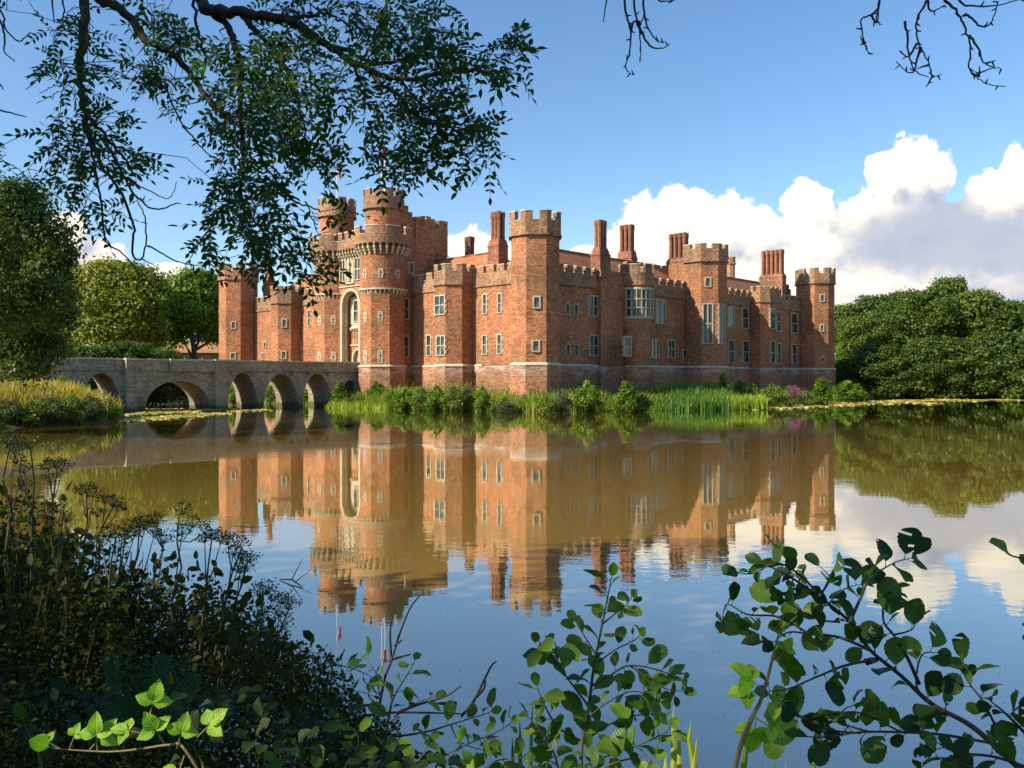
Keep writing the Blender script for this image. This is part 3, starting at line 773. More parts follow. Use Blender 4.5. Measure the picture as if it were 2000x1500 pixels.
# --- gatehouse
GR, GL = (-1.7, 23.0), (-1.7, 32.5)
def gate_turret(c, ztop):
    x, y = c
    t = MB(); t.prism(ngon(x, y, 2.6), 4.7, 13.45, cap=False); o = t.build('gate_turret', M['brick'], castle, uv=True)
    p = MB(); p.prism(ngon(x, y, 2.9), -1, 1.5, top=ngon(x, y, 2.76), cap=False); p.prism(ngon(x, y, 2.76), 1.5, 4.56); p.build('plinth', M['brick_low'], o, uv=True)
    s = MB(); s.prism(ngon(x, y, 2.86), 4.56, 4.7, bottom=True); s.prism(ngon(x, y, 2.84), 4.7, 4.84, top=ngon(x, y, 2.61), cap=False)
    s.prism(ngon(x, y, 2.92, 32, 0), 13.6, 13.78, bottom=True)
    for k in range(32):      # little corbels under the round drum
        a = 360*k/32; q = [(x + r*math.cos(R(a+d)), y + r*math.sin(R(a+d))) for r, d in ((2.5, -2.2), (2.86, -2.2), (2.86, 2.2), (2.5, 2.2))]
        q0 = [(x + r*math.cos(R(a+d)), y + r*math.sin(R(a+d))) for r, d in ((2.5, -2), (2.62, -2), (2.62, 2), (2.5, 2))]
        s.prism(q0, 13.05, 13.59, top=q)
    s.build('stone_band', M['coping'], o)
    d = MB(); d.prism(ngon(x, y, 2.74, 40, 0), 13.78, 20.2, cap=True); d.build('drum', M['brick'], o, uv=True)
    u = MB(); u.prism(ngon(x, y, 2.12, 36, 0), 20.2, 24.2, cap=True); u.build('upper_drum', M['brick_grey'] if ztop < 0 else M['brick'], o, uv=True)
    pp = Path(ngon(x, y, 2.30, 36, 0), True)
    battlement('battlement', o, pp, ztop-2.1, ztop-0.85, ztop, even_crenels(pp, 1.42, 0.50), out=0.06, thick=0.4)
    return o
TR = gate_turret(GR, 25.45); TL = gate_turret(GL, 25.75)

def mach(name, parent, path, zs, zc, zt, crenels, proj, sp=0.66):
    """machicolated parapet: arched lower edge on stone corbels"""
    mb = MB(); tot = path.total; n = max(1, round(tot/sp)); s = tot/n; r = s*0.36
    def zb(t):
        x = (t % s) - s/2
        return zs - 0.05 + (math.sqrt(max(0, r*r - x*x)) if abs(x) < r else -0.12)
    strip(mb, path, 0, tot, proj, proj-0.34, zb, zc, ends=not path.closed)
    strip(mb, path, 0, tot, proj-0.342, -0.05, zs+0.45, zs+0.6, bottom=True, ends=not path.closed)   # walkway behind the holes
    gaps = sorted(crenels); segs = []
    if path.closed:
        for i, g in enumerate(gaps): segs.append((g[1], gaps[(i+1) % len(gaps)][0] + (tot if i == len(gaps)-1 else 0)))
    else:
        cur = 0
        for g in gaps:
            if g[0]-cur > .12: segs.append((cur, g[0]))
            cur = g[1]
        if tot-cur > .12: segs.append((cur, tot))
    for a, b in segs:
        mb.cur = 0; strip(mb, path, a, b, proj, proj-0.34, zc, zt)
        mb.cur = 1; strip(mb, path, a-.03, b+.03, proj+.05, proj-0.40, zt, zt+0.12, bottom=True)
    mb.cur = 1
    for a, b in gaps: strip(mb, path, a+.03, b-.03, proj+.04, proj-0.38, zc+.002, zc+.07, bottom=True)
    o = mb.build(name, [M['brick_grey'], M['coping']], parent, uv=True)
    c = MB(); 
    for k in range(n + (0 if path.closed else 1)):
        t0 = k*s; w = s*0.13
        a, b = max(0, t0-w), min(tot, t0+w)
        if b - a < 0.05: continue
        if path.closed and k == 0: a, b = 0, 2*w
        for (z0, z1, d) in ((zs-0.17-0.30, zs-0.17, proj-0.03), (zs-0.17-0.62, zs-0.472, proj*0.66), (zs-0.17-0.92, zs-0.792, proj*0.33)):
            strip(c, path, a, b, d, -0.06, z0, z1, bottom=True)
    c.build('corbels', M['coping'], o)
    return o
for (c, tt_) in ((GR, TR), (GL, TL)):
    pth = Path(ngon(c[0], c[1], 2.74, 40, 0), True)
    mach('machicolated_parapet', tt_, pth, 18.85, 20.05, 20.95, even_crenels(pth, 2.15, 0.75, 0.3), 0.62, 0.64)
for (c, tt_) in ((GR, TR), (GL, TL)):
    for k in range(5):
        a = R(150 + k*38)
        x, y = c[0] + 3.37*math.cos(a), c[1] + 3.37*math.sin(a)

# gate bay between the turrets
G0, G1, GU = 25.3, 30.2, -3.0
gw = MB()
AC, AW = 27.75, 3.5          # arch centre and opening width
zsp, zap = 12.1, 13.9
def archz(v, c=AC, w=AW, z0=zsp, z1=zap, pw=2.2):
    t = abs(v-c)/(w/2)
    return z0 + (z1-z0)*max(0, 1-t**pw)**(1/2.0) if t < 1 else 0
pth = Path([(GU, G1), (GU, G0)], False)
def gb(t):
    v = G1 - t
    return archz(v) if abs(v-AC) < AW/2 else 4.2
strip(gw, pth, 0, pth.total, 0, -1.04, gb, 18.9)
GW = gw.build('gate_wall', M['brick'], castle, uv=True)
# stone moulding round the great arch
sm = MB()
def ring(mb, u0, u1, c, w, z0, z1, zfoot, th, pw=2.2, nseg=26):
    pts_i = [(c-w/2, zfoot), (c-w/2, z0)]; pts_o = [(c-w/2-th, zfoot), (c-w/2-th, z0)]
    for k in range(1, nseg):
        a = math.pi*(1-k/nseg); x = math.cos(a)
        pts_i.append((c + x*w/2, z0+(z1-z0)*max(0, 1-abs(x)**pw)**0.5)); pts_o.append((c + x*(w/2+th), z0+(z1-z0+th)*max(0, 1-abs(x)**pw)**0.5))
    pts_i += [(c+w/2, z0), (c+w/2, zfoot)]; pts_o += [(c+w/2+th, z0), (c+w/2+th, zfoot)]
    n = len(pts_i); vs = []
    for i in range(n):
        vs += [(u0, pts_i[i][0], pts_i[i][1]), (u0, pts_o[i][0], pts_o[i][1]), (u1, pts_i[i][0], pts_i[i][1]), (u1, pts_o[i][0], pts_o[i][1])]
    fs = []
    for i in range(n-1):
        a, b = 4*i, 4*i+4
        fs += [(a, a+1, b+1, b), (a+2, b+2, b+3, a+3), (a+1, a+3, b+3, b+1), (a, b, b+2, a+2)]
    fs += [(0, 2, 3, 1), (4*n-4, 4*n-3, 4*n-1, 4*n-2)]
    mb.add(vs, fs)
ring(sm, GU-0.10, GU+0.35, AC, AW-0.08, zsp, zap-0.02, 4.2, 0.34)
ring(sm, GU+0.355, GU+0.60, AC, AW-0.42, zsp, zap-0.20, 4.2, 0.20)
sm.build('arch_moulding', M['stone'], GW)
bk = MB(); bw = MB()
PB = -1.95
pth2 = Path([(PB, AC+1.9), (PB, AC-1.9)], False)
def gb2(t):
    v = AC+1.9-t
    return archz(v, AC, 1.9, 5.6, 6.75) if abs(v-AC) < 0.95 else 4.2
strip(bk, pth2, 0, pth2.total, 0, -0.6, gb2, 14.0)
bk.build('porch_back_wall', M['brick'], GW, uv=True)
ring(bw, PB-.08, PB+.22, AC, 1.86, 5.6, 6.7, 4.2, 0.22); 
bw.box(PB-.14, PB-.02, AC-1.65, AC+1.65, 7.25, 7.42); bw.box(PB-.18, PB-.02, AC-1.5, AC+1.5, 9.15, 9.35)
bw.add([(PB-.02, AC-1.2, 9.36), (PB-.02, AC+1.2, 9.36), (PB-.4, AC+1.2, 9.36), (PB-.4, AC-1.2, 9.36), (PB-.02, AC-0.9, 9.9), (PB-.02, AC+0.9, 9.9)], [(0,3,2,1), (3,4,5,2), (0,4,3), (2,5,1)])
bw.box(PB-.06, PB-.01, AC-1.5, AC+1.5, 9.91, 13.3)
bw.build('door_surround', M['stone'], GW)
window_at(GW, (PB-.06, AC+0.75), (PB-.06, AC-1.05), 10.2, 12.9, 180, 2, 2)
dm = MB(); dm.box(PB+.45, PB+.5, AC-0.95, AC+0.95, 4.2, 6.8); D = dm.build('door', M['bark_dark'], castle)
dm = MB()
for k in range(7): dm.box(PB+.38, PB+.42, AC-0.85+k*0.283-.025, AC-0.85+k*0.283+.025, 4.2, 6.7)
for k in range(4): dm.box(PB+.40, PB+.44, AC-0.93, AC+0.93, 4.4+k*0.55, 4.45+k*0.55)
dm.build('portcullis', M['white'], D)
# windows above the arch with the carved statue panel between
p0 = (GU, 0)
window_at(GW, (GU, 30.0), (GU, 28.75), 15.1, 17.85, 180, 2, 2, 0.13, 0.13)
window_at(GW, (GU, 26.9), (GU, 25.65), 15.1, 17.85, 180, 2, 2, 0.13, 0.13)
st = MB(); st.box(GU-0.05, GU+0.02, 26.98, 28.7, 14.75, 17.95); st.box(GU-0.14, GU-0.05, 26.98, 27.1, 14.75, 17.95); st.box(GU-0.14, GU-0.05, 28.58, 28.7, 14.75, 17.95)
st.box(GU-0.22, GU-0.05, 27.1, 28.58, 14.75, 14.95)
st.box(GU-0.14, GU-0.01, 25.45, 30.1, 14.4, 14.56)
for (zc_, r_) in ((15.3, .26), (15.75, .22), (16.2, .2), (16.5, .12), (16.75, .13)):      # worn carved figure
    st.prism(ngon(GU-0.18, 27.85, r_*0.8, 7, 0), zc_-0.25, zc_+0.22, top=ngon(GU-0.18, 27.85, r_*0.55, 7, 0), bottom=True)
st.prism(ngon(GU-0.2, 27.85, 0.3, 6, 0), 17.2, 17.7, top=ngon(GU-0.2, 27.85, 0.05, 6, 0), bottom=True)
st.build('statue_panel', M['stone'], GW)
pm = Path([(GU, G1+0.2), (GU, G0-0.2)], False)
mach('machicolated_parapet', GW, pm, 18.85, 20.05, 20.95, even_crenels(pm, 1.35, 0.5), 0.62, 0.62)

# gatehouse body
g = MB(); g.box(0.3, 7.0, 21.35, 34.15, 4.7, 20.3); g.box(-2.4, 0.298, 21.35, 25.4, 4.7, 20.3); g.box(-2.4, 0.298, 30.1, 34.15, 4.7, 20.3); g.box(-1.3, 0.298, 25.402, 30.098, 14.002, 20.3); g.box(-0.9, 0.298, 25.402, 30.098, 4.7, 14.0); GH = g.build('gatehouse', M['brick'], castle, uv=True)
g = MB(); g.box(-2.3, 1.1, 21.2, 34.3, -1, 4.0); g.box(-2.3, 1.1, 21.2, 25.2, 4.0, 4.56); g.box(-2.3, 1.1, 30.3, 34.3, 4.0, 4.56); g.build('plinth', M['brick_low'], GH, uv=True)
p = Path([(1.9, 21.35), (7.0, 21.35), (7.0, 34.15), (1.9, 34.15)], False)
battlement('battlement', GH, p, 18.6, 21.6, 22.75, even_crenels(p, 2.1, 0.7, 1.25), out=0.06, thick=0.5, mats=[M['brick'], M['coping']])
# stepped wall climbing to the drum with an opening under it
sw = MB()
pp = Path([(-1.0, 21.8), (2.4, 21.8)], False)
strip(sw, pp, 0.0, 1.35, 0.25, -0.25, lambda t: 22.1 - 0.9*(t/1.35)**2 if t < 1.3 else 20.3, 24.6)
strip(sw, pp, 1.352, 1.95, 0.25, -0.25, 20.3, 24.0); strip(sw, pp, 1.952, 2.6, 0.25, -0.25, 20.3, 23.3); strip(sw, pp, 2.602, 3.4, 0.25, -0.25, 20.3, 22.7)
sw.prism(ngon(3.9, 22.0, 0.62), 20.3, 22.9); sw.prism(ngon(3.9, 22.0, 0.74), 22.9, 23.1, bottom=True)
sw.build('stepped_wall', M['brick'], GH, uv=True)
sc2 = MB(); sc2.prism(ngon(1.1, 27.8, 0.75), 20.2, 24.9); sc2.prism(ngon(1.1, 27.8, 0.85), 24.9, 25.1, bottom=True); sc2.build('stair_turret', M['brick'], castle, uv=True)

# --- arrow loops
for a in [(707,528,715,546),(736,528,745,546)]: loop_panel(castle, (GR[0]-2.74*math.cos(R(45*(a[0]<720))), GR[1]), 180, *a) if False else None
def drum_loop(c, ang, r, z0, z1, w=0.36):
    x, y = c[0] + r*math.cos(R(ang)), c[1] + r*math.sin(R(ang))
    t = Vector((-math.sin(R(ang)), math.cos(R(ang)), 0)); nn = Vector((math.cos(R(ang)), math.sin(R(ang)), 0)); up = Vector((0, 0, 1)); mb = MB(); h = (z1-z0)/2
    def bx(s0, s1, a0, a1, d0, d1):
        vs = [t*s + nn*d + up*z for (s, z, d) in [(s0,a0,d0),(s1,a0,d0),(s1,a1,d0),(s0,a1,d0),(s0,a0,d1),(s1,a0,d1),(s1,a1,d1),(s0,a1,d1)]]
        mb.add(vs, [(0,3,2,1),(4,5,6,7),(0,1,5,4),(1,2,6,5),(2,3,7,6),(3,0,4,7)])
    bx(-w*.8, w*.8, h*.35, h, -.2, .05); bx(-w, w, -h*.3, h*.35, -.2, .05); bx(-w*.75, w*.75, -h, -h*.3, -.2, .05)
    mb.cur = 1; bx(-.045, .045, -h*.75, h*.8, 0, .056); bx(-w*.6, w*.6, h*.1, h*.1+.09, 0, .058); bx(-.09, .09, -h*.8, -h*.6, 0, .060)
    o = mb.build('arrow_loop', [M['stone'], M['iron']], castle); o.location = (x, y, (z0+z1)/2)
for c in (GR, GL):
    for ang in (182, 226, 270): drum_loop(c, ang, 2.74, 14.95, 16.05)
    for ang in (180, 225):
        drum_loop(c, ang, 2.6, 9.85, 11.05); drum_loop(c, ang, 2.6, 5.0, 6.55)

# --- windows, surveyed from the facades (castle frame)
S_, E_ = (UW, 0), (0, VW)
def fp(c, a, ang): return (c[0] + a*math.cos(R(ang)), c[1] + a*math.sin(R(ang)))
for w_ in [(943,573.5,952,614),(972,571.7,981,612),(942,653.6,952,693),(971,652,981,692)]: window(castle, S_, 180, *w_, 1, 2, mul=.09, fr=.13)
window(castle, S_, 180, 833, 653, 843, 696, 1, 2, fr=.14)
q = fp((0.5, 12.75), 2.17, 180)
window(castle, q, 180, 849, 576, 870, 615.5, 2, 2, fr=.14); window(castle, q, 180, 852.5, 654.5, 870.3, 695, 2, 2, fr=.14)
q = fp((0, 0), 2.42, 225)
window(castle, q, 225, 1040, 577.5, 1056, 603, fr=.17); window(castle, q, 225, 1038, 663, 1055, 688, fr=.17)
for w_ in [(1103,592,1112,615,1,1),(1120,593,1129,616,1,1),(1149,577,1167,618.5,2,2),(1104,671,1113,695,1,1),(1121,672,1129,695,1,1),(1150,653.6,1168,696,2,2),
           (1257.5,680,1262,699,1,1),(1271,662,1286,701,2,2),(1304,663,1318,700,2,2),(1333,682,1344,702,1,1),(1280,585,1299,633,2,2),
           (1421,598,1434,640,1,2),(1449,600.5,1461.6,642,1,2),(1422,663,1434,709,1,2),(1450,665,1463,709,1,2),
           (1545,612,1557,651.5,1,2),(1546.5,672,1555.6,710,1,2)]: window(castle, E_, 270, *w_, fr=.13 if w_[2]-w_[0] > 8 else .09)
q = fp((BU, BV), 1.70, 255); window(castle, q, 262, 1217, 656.5, 1232.5, 696.5, 1, 2, fr=.16)
q = fp((32.4, 0), 2.63, 225); window(castle, q, 225, 1376, 541, 1389, 561, fr=.16); window(castle, q, 225, 1371.5, 592, 1393, 672, 2, 2, mul=.14, fr=.16)
q = fp((32.4, 0), 2.63, 270); window(castle, q, 270, 1403, 593, 1415, 672, 2, 2, fr=.12)
q = (0, -1.3)
for w_ in [(1503,601.6,1514,642),(1516,608,1525,648),(1504.6,666,1513.7,710),(1517.5,669.6,1525,711.5)]: window(castle, q, 270, *w_, 1, 2, fr=.12)
q = fp((64.7, 0), 2.62, 225)
for w_ in [(1601,574,1611,590),(1601,633,1609.5,648),(1602,696,1610,709)]: window(castle, q, 225, *w_, fr=.16)
q = fp((0, 60.7), 2.6, 225)
for w_ in [(451,627,461.4,643),(449.5,688,461,702)]: window(castle, q, 225, *w_, fr=.15)
q = fp((0.5, 47.6), 2.17, 225)
for w_ in [(550,622,561,640),(549,685,560,701.6)]: window(castle, q, 225, *w_, fr=.15)
for w_ in [(515,667,520.5,680,1,1),(511,688,515.5,703,1,1),(601.5,604.5,607.5,637.6,1,2),(585,670,590,703,1,1)]: window(castle, S_, 180, *w_, fr=.13)
q = (0, 21.35)
for w_ in [(788,581.6,798.5,624,1,2),(788.6,655,798,698,1,2),(766.5,668,777,689.6,1,1),(798,512,808,535,1,1)]: window(castle, q, 270, *w_, fr=.14)
# --- lead downpipes
for (u, v, z0, z1) in ((UW-0.07, 2.2, 1.0, 13.4), (34.8, VW-0.1, 4.8, 13.4), (58.5, VW-0.1, 1, 13.5), (5.2, 21.27, 15.0, 18.5)):
    mb = MB(); mb.tube([(u, v, z0), (u, v, z1)], 0.06, 8); mb.box(u-.13, u+.13, v-.13, v+.1, z1, z1+.22); mb.build('downpipe', M['lead'], castle)

# --- flagpoles on the gate turrets (they stand on the castle)
def flagpole(c, zb, zt, label, flag=True, dx=0.0):
    e = empty('flagpole', to_w(c[0]+dx, c[1], zb)); e.rotation_euler = (0, 0, 0)
    mb = MB(); mb.tube([(0, 0, 0), (0, 0, zt-zb)], [0.085, 0.05], 8); mb.build('pole', M['white'], e)
    mb = MB(); mb.prism(ngon(0, 0, 0.10, 8, 0), zt-zb, zt-zb+0.12, top=ngon(0, 0, 0.03, 8, 0), bottom=True); mb.build('finial', M['white'], e)
    if flag:
        mb = MB(); nx, nz = 7, 9; vs = []; H = zt-zb
        for i in range(nx+1):
            for j in range(nz+1):
                s = i/nx; t = j/nz
                vs.append((0.06 + 0.50*s + 0.06*math.sin(5*t+3*s), 0.14*math.sin(9*s+2*t), H-0.15 - 1.5*t - 0.75*s*(1-0.2*t) ))
        fs = [(i*(nz+1)+j, (i+1)*(nz+1)+j, (i+1)*(nz+1)+j+1, i*(nz+1)+j+1) for i in range(nx) for j in range(nz)]
        mb.add(vs, fs); mb.mi = [1 if (k // nz) in (2, 3) and (k % nz) > 4 else 0 for k in range(len(fs))]
        mb.build('flag', [M['red_cloth'], M['white']], e, smooth=True)
    tag(e, label, 'flagpole', 'flagpoles on the gatehouse turrets'); return e
flagpole(GL, 24.2, 30.6, 'white flagpole with limp red flag on the left round gatehouse turret')
flagpole(GR, 24.2, 31.2, 'white flagpole with red flag on the taller right gatehouse turret', True, -0.2)
flagpole((GR[0]+0.4, GR[1]+0.2), 24.2, 29.8, 'thin bare white pole without a flag on the right gatehouse turret', False)

# ================================================================== bridge
bridge = empty('stone_bridge', C0, CA)
tag(bridge, 'grey brick arched bridge crossing the moat to the castle gate', 'bridge')
BF, BB = 25.45, 30.05
UB0, UB1 = -60.0, -3.3
def bu(px): return hit(px, 760, (0, BF), 270).x
arch_px = [(158, 236, 729, 0.4), (284, 410, 744, 0.2), (444, 503, 728, 0.3), (515, 582, 731, 0.3), (592, 646, 730, 0.6), (668, 699, 743, 1.2)]
AR = []
for (a, b_, yt, zs_) in arch_px:
    u0, u1 = bu(a), bu(b_); zt = hit((a+b_)/2, yt, (0, BF), 270).z; AR.append((u0, u1, zs_, zt))
def bz(t):
    u = UB0 + t
    for i, (a, b_, zs_, zt) in enumerate(AR):
        if a < u < b_:
            x = abs(u - (a+b_)/2)/((b_-a)/2)
            return zs_ + (zt-zs_)*max(0.0, 1-x**2.1)**(0.5 if i == 1 else 0.58)
    return -1.0
mb = MB(); pth = Path([(UB0, BF), (UB1, BF)], False)
strip(mb, pth, 0, pth.total, 0, -(BB-BF), bz, 4.2); BW_ = mb.build('arches', M['bridge'], bridge, uv=True)
for (v0, v1, s) in ((BF-0.12, BF+0.35, 1), (BB-0.35, BB+0.12, 0)):
    mb = MB(); mb.box(UB0, UB1, v0, v1, 4.202, 5.05); mb.box(UB0, UB1, v0-0.07, v1+0.07, 4.02, 4.2)
    pr = mb.build('parapet', M['bridge'], bridge, uv=True)
    mb = MB(); x = UB0
    while x < UB1:
        l = random.uniform(0.8, 1.3); e = min(x+l, UB1); dz = random.uniform(-0.012, 0.02)
        mb.box(x+.006, e-.006, v0-0.09, v1+0.09, 5.052, 5.19+dz); x = e
    mb.build('coping', M['coping'], pr)
# projecting piers
for (a, b_, d) in ((241, 262, 0.75), (416, 440, 0.6), (503, 514, 0.0), (583, 592, 0.0)):
    if d:
        u0, u1 = bu(a), bu(b_); mb = MB(); mb.box(u0, u1, BF-d, BF-0.002, -1, 3.6); mb.box(u0-.0, u1, BF-d, BF-0.195, 3.602, 5.05)
        pr = mb.build('pier', M['bridge'], bridge, uv=True); mb = MB(); mb.box(u0-.06, u1+.06, BF-d-.08, BF-0.215, 5.052, 5.22); mb.build('coping', M['coping'], pr)
u0, u1 = bu(330), bu(416); mb = MB(); mb.box(u0, u1, BF-0.42, BF-0.195, 3.95, 5.05); pr = mb.build('pier', M['bridge'], bridge, uv=True)
mb = MB(); mb.box(u0-.05, u1-.07, BF-0.49, BF-0.215, 5.052, 5.215); mb.build('coping', M['coping'], pr)
mb = MB(); mb.box(UB0, -0.6, BF+0.352, BB-0.352, 4.202, 4.25); mb.build('deck', M['coping'], bridge)
for (x, y) in [(448,723),(487.5,725),(522.6,726),(568.5,728),(599.5,728),(640,730)]:
    h = hit(x, y, (0, BF), 270); mb = MB()
    for sgn in (1, -1): mb.tube([(h.x-.25, BF-.03-.01*sgn, h.z-.25*sgn), (h.x+.25, BF-.03-.01*sgn, h.z+.25*sgn)], 0.035, 4)
    mb.build('tie_plate', M['iron'], bridge)
# ================================================================== ground and water
def ground_pt(px, py, z=0.0):
    """point on a horizontal level seen at a photo pixel"""
    Y = (CAMZ - z)*F/(py - HY); return ((px-CX)/F*Y, Y)
MOAT = [(40, 4.6), (3, 5.6), (0.5, 5.9), (-1.6, 6.6), (-3.2, 8.2), (-8, 12), (-18, 20), (-30, 32), (-36, 44), (-33.5, 55), (-31.2, 59.5), (-29.6, 64), (-31, 70), (-35, 76), (-43.5, 82.5),
        (-51, 92), (-57, 105), (-57.5, 122), (-57, 132), (-52, 142), (-42, 160), (-30, 190), (5, 212), (45, 195), (64, 165), (58, 150), (56, 141), (70, 137), (90, 134), (98, 118), (92, 92), (78, 60), (66, 30), (60, 6)]
ISL_C = [(-6.0, 65.5), (-6.0, 38), (-6.6, 33), (-6.4, 22), (-6.0, 12), (-6.0, -1.5), (-4.5, -5.2), (-1.5, -6.6), (4, -7.1), (8, -7.9), (13, -10.3), (20, -11.2), (27, -10.2), (36, -8.8), (46, -8.2), (58, -8), (70, -7), (73, 0), (73, 65.5)]
ISL = [tuple(to_w(u, v)[:2]) for u, v in ISL_C]
def poly_sd(X, Y, poly):
    """signed distance, negative inside"""
    P = np.stack([X, Y], -1); d = np.full(X.shape, 1e9); ins = np.zeros(X.shape, bool)
    n = len(poly)
    for i in range(n):
        a = np.array(poly[i]); b = np.array(poly[(i+1) % n]); e = b-a; w_ = P-a
        t = np.clip((w_@e)/(e@e), 0, 1); d = np.minimum(d, np.linalg.norm(w_ - t[..., None]*e, axis=-1))
        c = ((a[1] > Y) != (b[1] > Y)) & (X < (b[0]-a[0])*(Y-a[1])/(b[1]-a[1]+1e-12)+a[0]); ins ^= c
    return np.where(ins, -d, d)
def hgt(X, Y):
    sm = poly_sd(X, Y, MOAT); si = poly_sd(X, Y, ISL)
    r = np.sin(X*0.9+np.sin(Y*1.3))*0.05 + np.sin(Y*0.7+X*0.31)*0.07
    land = np.clip(sm*0.42, -1.2, 1.75) + np.clip(sm-3, 0, 40)*0.02 + r*np.clip(sm, 0, 1)
    isl = np.clip(-si*0.34, -1.2, 1.15) + r*0.6*np.clip(-si, 0, 1)
    return np.maximum(land, isl)
def axis(a, b, step_in, lo, hi, grow=1.35):
    c = list(np.arange(a, b+1e-6, step_in)); s = step_in; x = a
    L = []
    while x > lo: s *= grow; x -= s; L.append(x)
    s = step_in; x = b; Rr = []
    while x < hi: s *= grow; x += s; Rr.append(x)
    return np.array(L[::-1] + c + Rr)
def terrain(name, xs, ys):
    X, Y = np.meshgrid(xs, ys); Z = hgt(X, Y)
    V = np.stack([X, Y, Z], -1).reshape(-1, 3); nx = len(xs); ny = len(ys)
    i = np.arange((nx-1)*(ny-1)); a = (i//(nx-1))*nx + i % (nx-1)
    Fq = np.stack([a, a+1, a+nx+1, a+nx], -1)
    me = bpy.data.meshes.new(name); me.from_pydata(V.tolist(), [], Fq.tolist())
    me.polygons.foreach_set('use_smooth', [True]*len(Fq)); return me
m, n, b, out = new_mat('ground')
ob = n.n('ShaderNodeTexCoord').outputs['Object']
a1 = n.noise(ob, 0.35, 6, 0.7); a2 = n.noise(ob, 6, 5, 0.7)
c = n.mixc(n.rng(a1, 0.38, 0.62), (0.055, 0.085, 0.020), (0.11, 0.12, 0.035))
c = n.mixc(n.rng(a2, 0.45, 0.75), c, (0.05, 0.038, 0.022))
n.set(b.inputs['Base Color'], c); b.inputs['Roughness'].default_value = 0.95; bump(n, b, a2, 0.6, 0.08); M['ground'] = m
me = terrain('ground', axis(-78, 112, 1.0, -2500, 2500), axis(-6, 215, 1.0, -1500, 4500)); me.materials.append(M['ground'])
g_o = link_mesh('ground', me); tag(g_o, kind='structure')

m, n, b, out = new_mat('moat_water')
ob = n.n('ShaderNodeTexCoord').outputs['Object']
scum = n.noise(n.vm('MULTIPLY', ob, (0.25, 0.25, 1)), 1.0, 5, 0.65)
murk = n.mixc(scum, (0.25, 0.152, 0.024), (0.33, 0.215, 0.042))
df = n.n('ShaderNodeBsdfDiffuse'); n.set(df.inputs[0], murk)
gl = n.n('ShaderNodeBsdfGlossy'); gl.inputs['Color'].default_value = (0.92, 0.92, 0.90, 1); gl.inputs['Roughness'].default_value = 0.015
fr = n.n('ShaderNodeFresnel'); fr.inputs['IOR'].default_value = 1.68
fac = n.m('ADD', n.m('MULTIPLY', fr.outputs[0], 0.82), 0.33, clamp=True)
w1 = n.noise(n.vm('MULTIPLY', ob, (0.9, 1.3, 1)), 2.4, 3, 0.55); w2 = n.noise(n.vm('MULTIPLY', ob, (0.12, 0.3, 1)), 1.0, 3, 0.5)
ruf = n.rng(n.noise(n.vm('MULTIPLY', ob, (0.045, 0.10, 1)), 1.0, 3, 0.55), 0.46, 0.68, 0.25, 2.4)
bp = n.n('ShaderNodeBump'); bp.inputs['Strength'].default_value = 1.0; bp.inputs['Distance'].default_value = 0.0020
n.set(bp.inputs['Height'], n.m('ADD', n.m('MULTIPLY', w1, ruf), n.m('MULTIPLY', w2, 1.8)))
m.node_tree.links.new(bp.outputs[0], gl.inputs['Normal']); m.node_tree.links.new(bp.outputs[0], fr.inputs['Normal'])
mxs = n.n('ShaderNodeMixShader'); n.set(mxs.inputs[0], fac)
m.node_tree.links.new(df.outputs[0], mxs.inputs[1]); m.node_tree.links.new(gl.outputs[0], mxs.inputs[2]); m.node_tree.links.new(mxs.outputs[0], out.inputs[0])
M['water'] = m
mb = MB(); mb.add([(-90, 2, 0), (190, 2, 0), (190, 230, 0), (-90, 230, 0)], [(0, 1, 2, 3)])
wo_ = mb.build('water', M['water']); tag(wo_, kind='structure')

# ================================================================== trees
LEAF4 = [(0, 0), (0.34, 0.45), (0, 1.0), (-0.34, 0.45)]; LEAF4F = [(0, 1, 2, 3)]
LEAF6 = [(0, 0, 0), (0.26, 0.28, 0.06), (0.24, 0.68, 0.06), (0, 1, -0.04), (-0.24, 0.68, 0.06), (-0.26, 0.28, 0.06)]
LEAF6F = [(0, 1, 2, 3), (0, 3, 4, 5)]
def rdirs(n):
    v = rng.normal(size=(n, 3)); return v/np.linalg.norm(v, axis=1, keepdims=True)
def crown(name, lobes, n, size, mat, droop=0.0, shell=0.55, tilt=0.6, hexa=False):
    """leaf faces scattered through lobes (cx,cy,cz,rx,ry,rz)"""
    L = np.array(lobes, float); w_ = (L[:, 3]*L[:, 4] + L[:, 3]*L[:, 5]); w_ /= w_.sum()
    idx = rng.choice(len(L), n, p=w_); D = rdirs(n)
    flip = (D[:, 2] < -0.3) & (rng.random(n) < 0.6); D[flip, 2] *= -1
    rr = shell + (1.06-shell)*rng.random(n)**0.6
    rr *= 1 + 0.30*np.sin(D[:, 0]*7+idx)*np.sin(D[:, 1]*6+idx*1.7)*np.sin(D[:, 2]*8) + 0.09*rng.normal(size=n) + 0.22*(rng.random(n) < .07)
    P_ = L[idx, :3] + D*L[idx, 3:6]*rr[:, None]
    N_ = D + tilt*rng.normal(size=(n, 3)) + np.array([0, 0, 0.45])
    up = rng.normal(size=(n, 3)) + np.array([0, 0, -droop])
    s = size*(0.6 + 0.8*rng.random(n))
    return cloud_mesh(name, P_, N_, s, LEAF6 if hexa else LEAF4, LEAF6F if hexa else LEAF4F, mat, up=up)
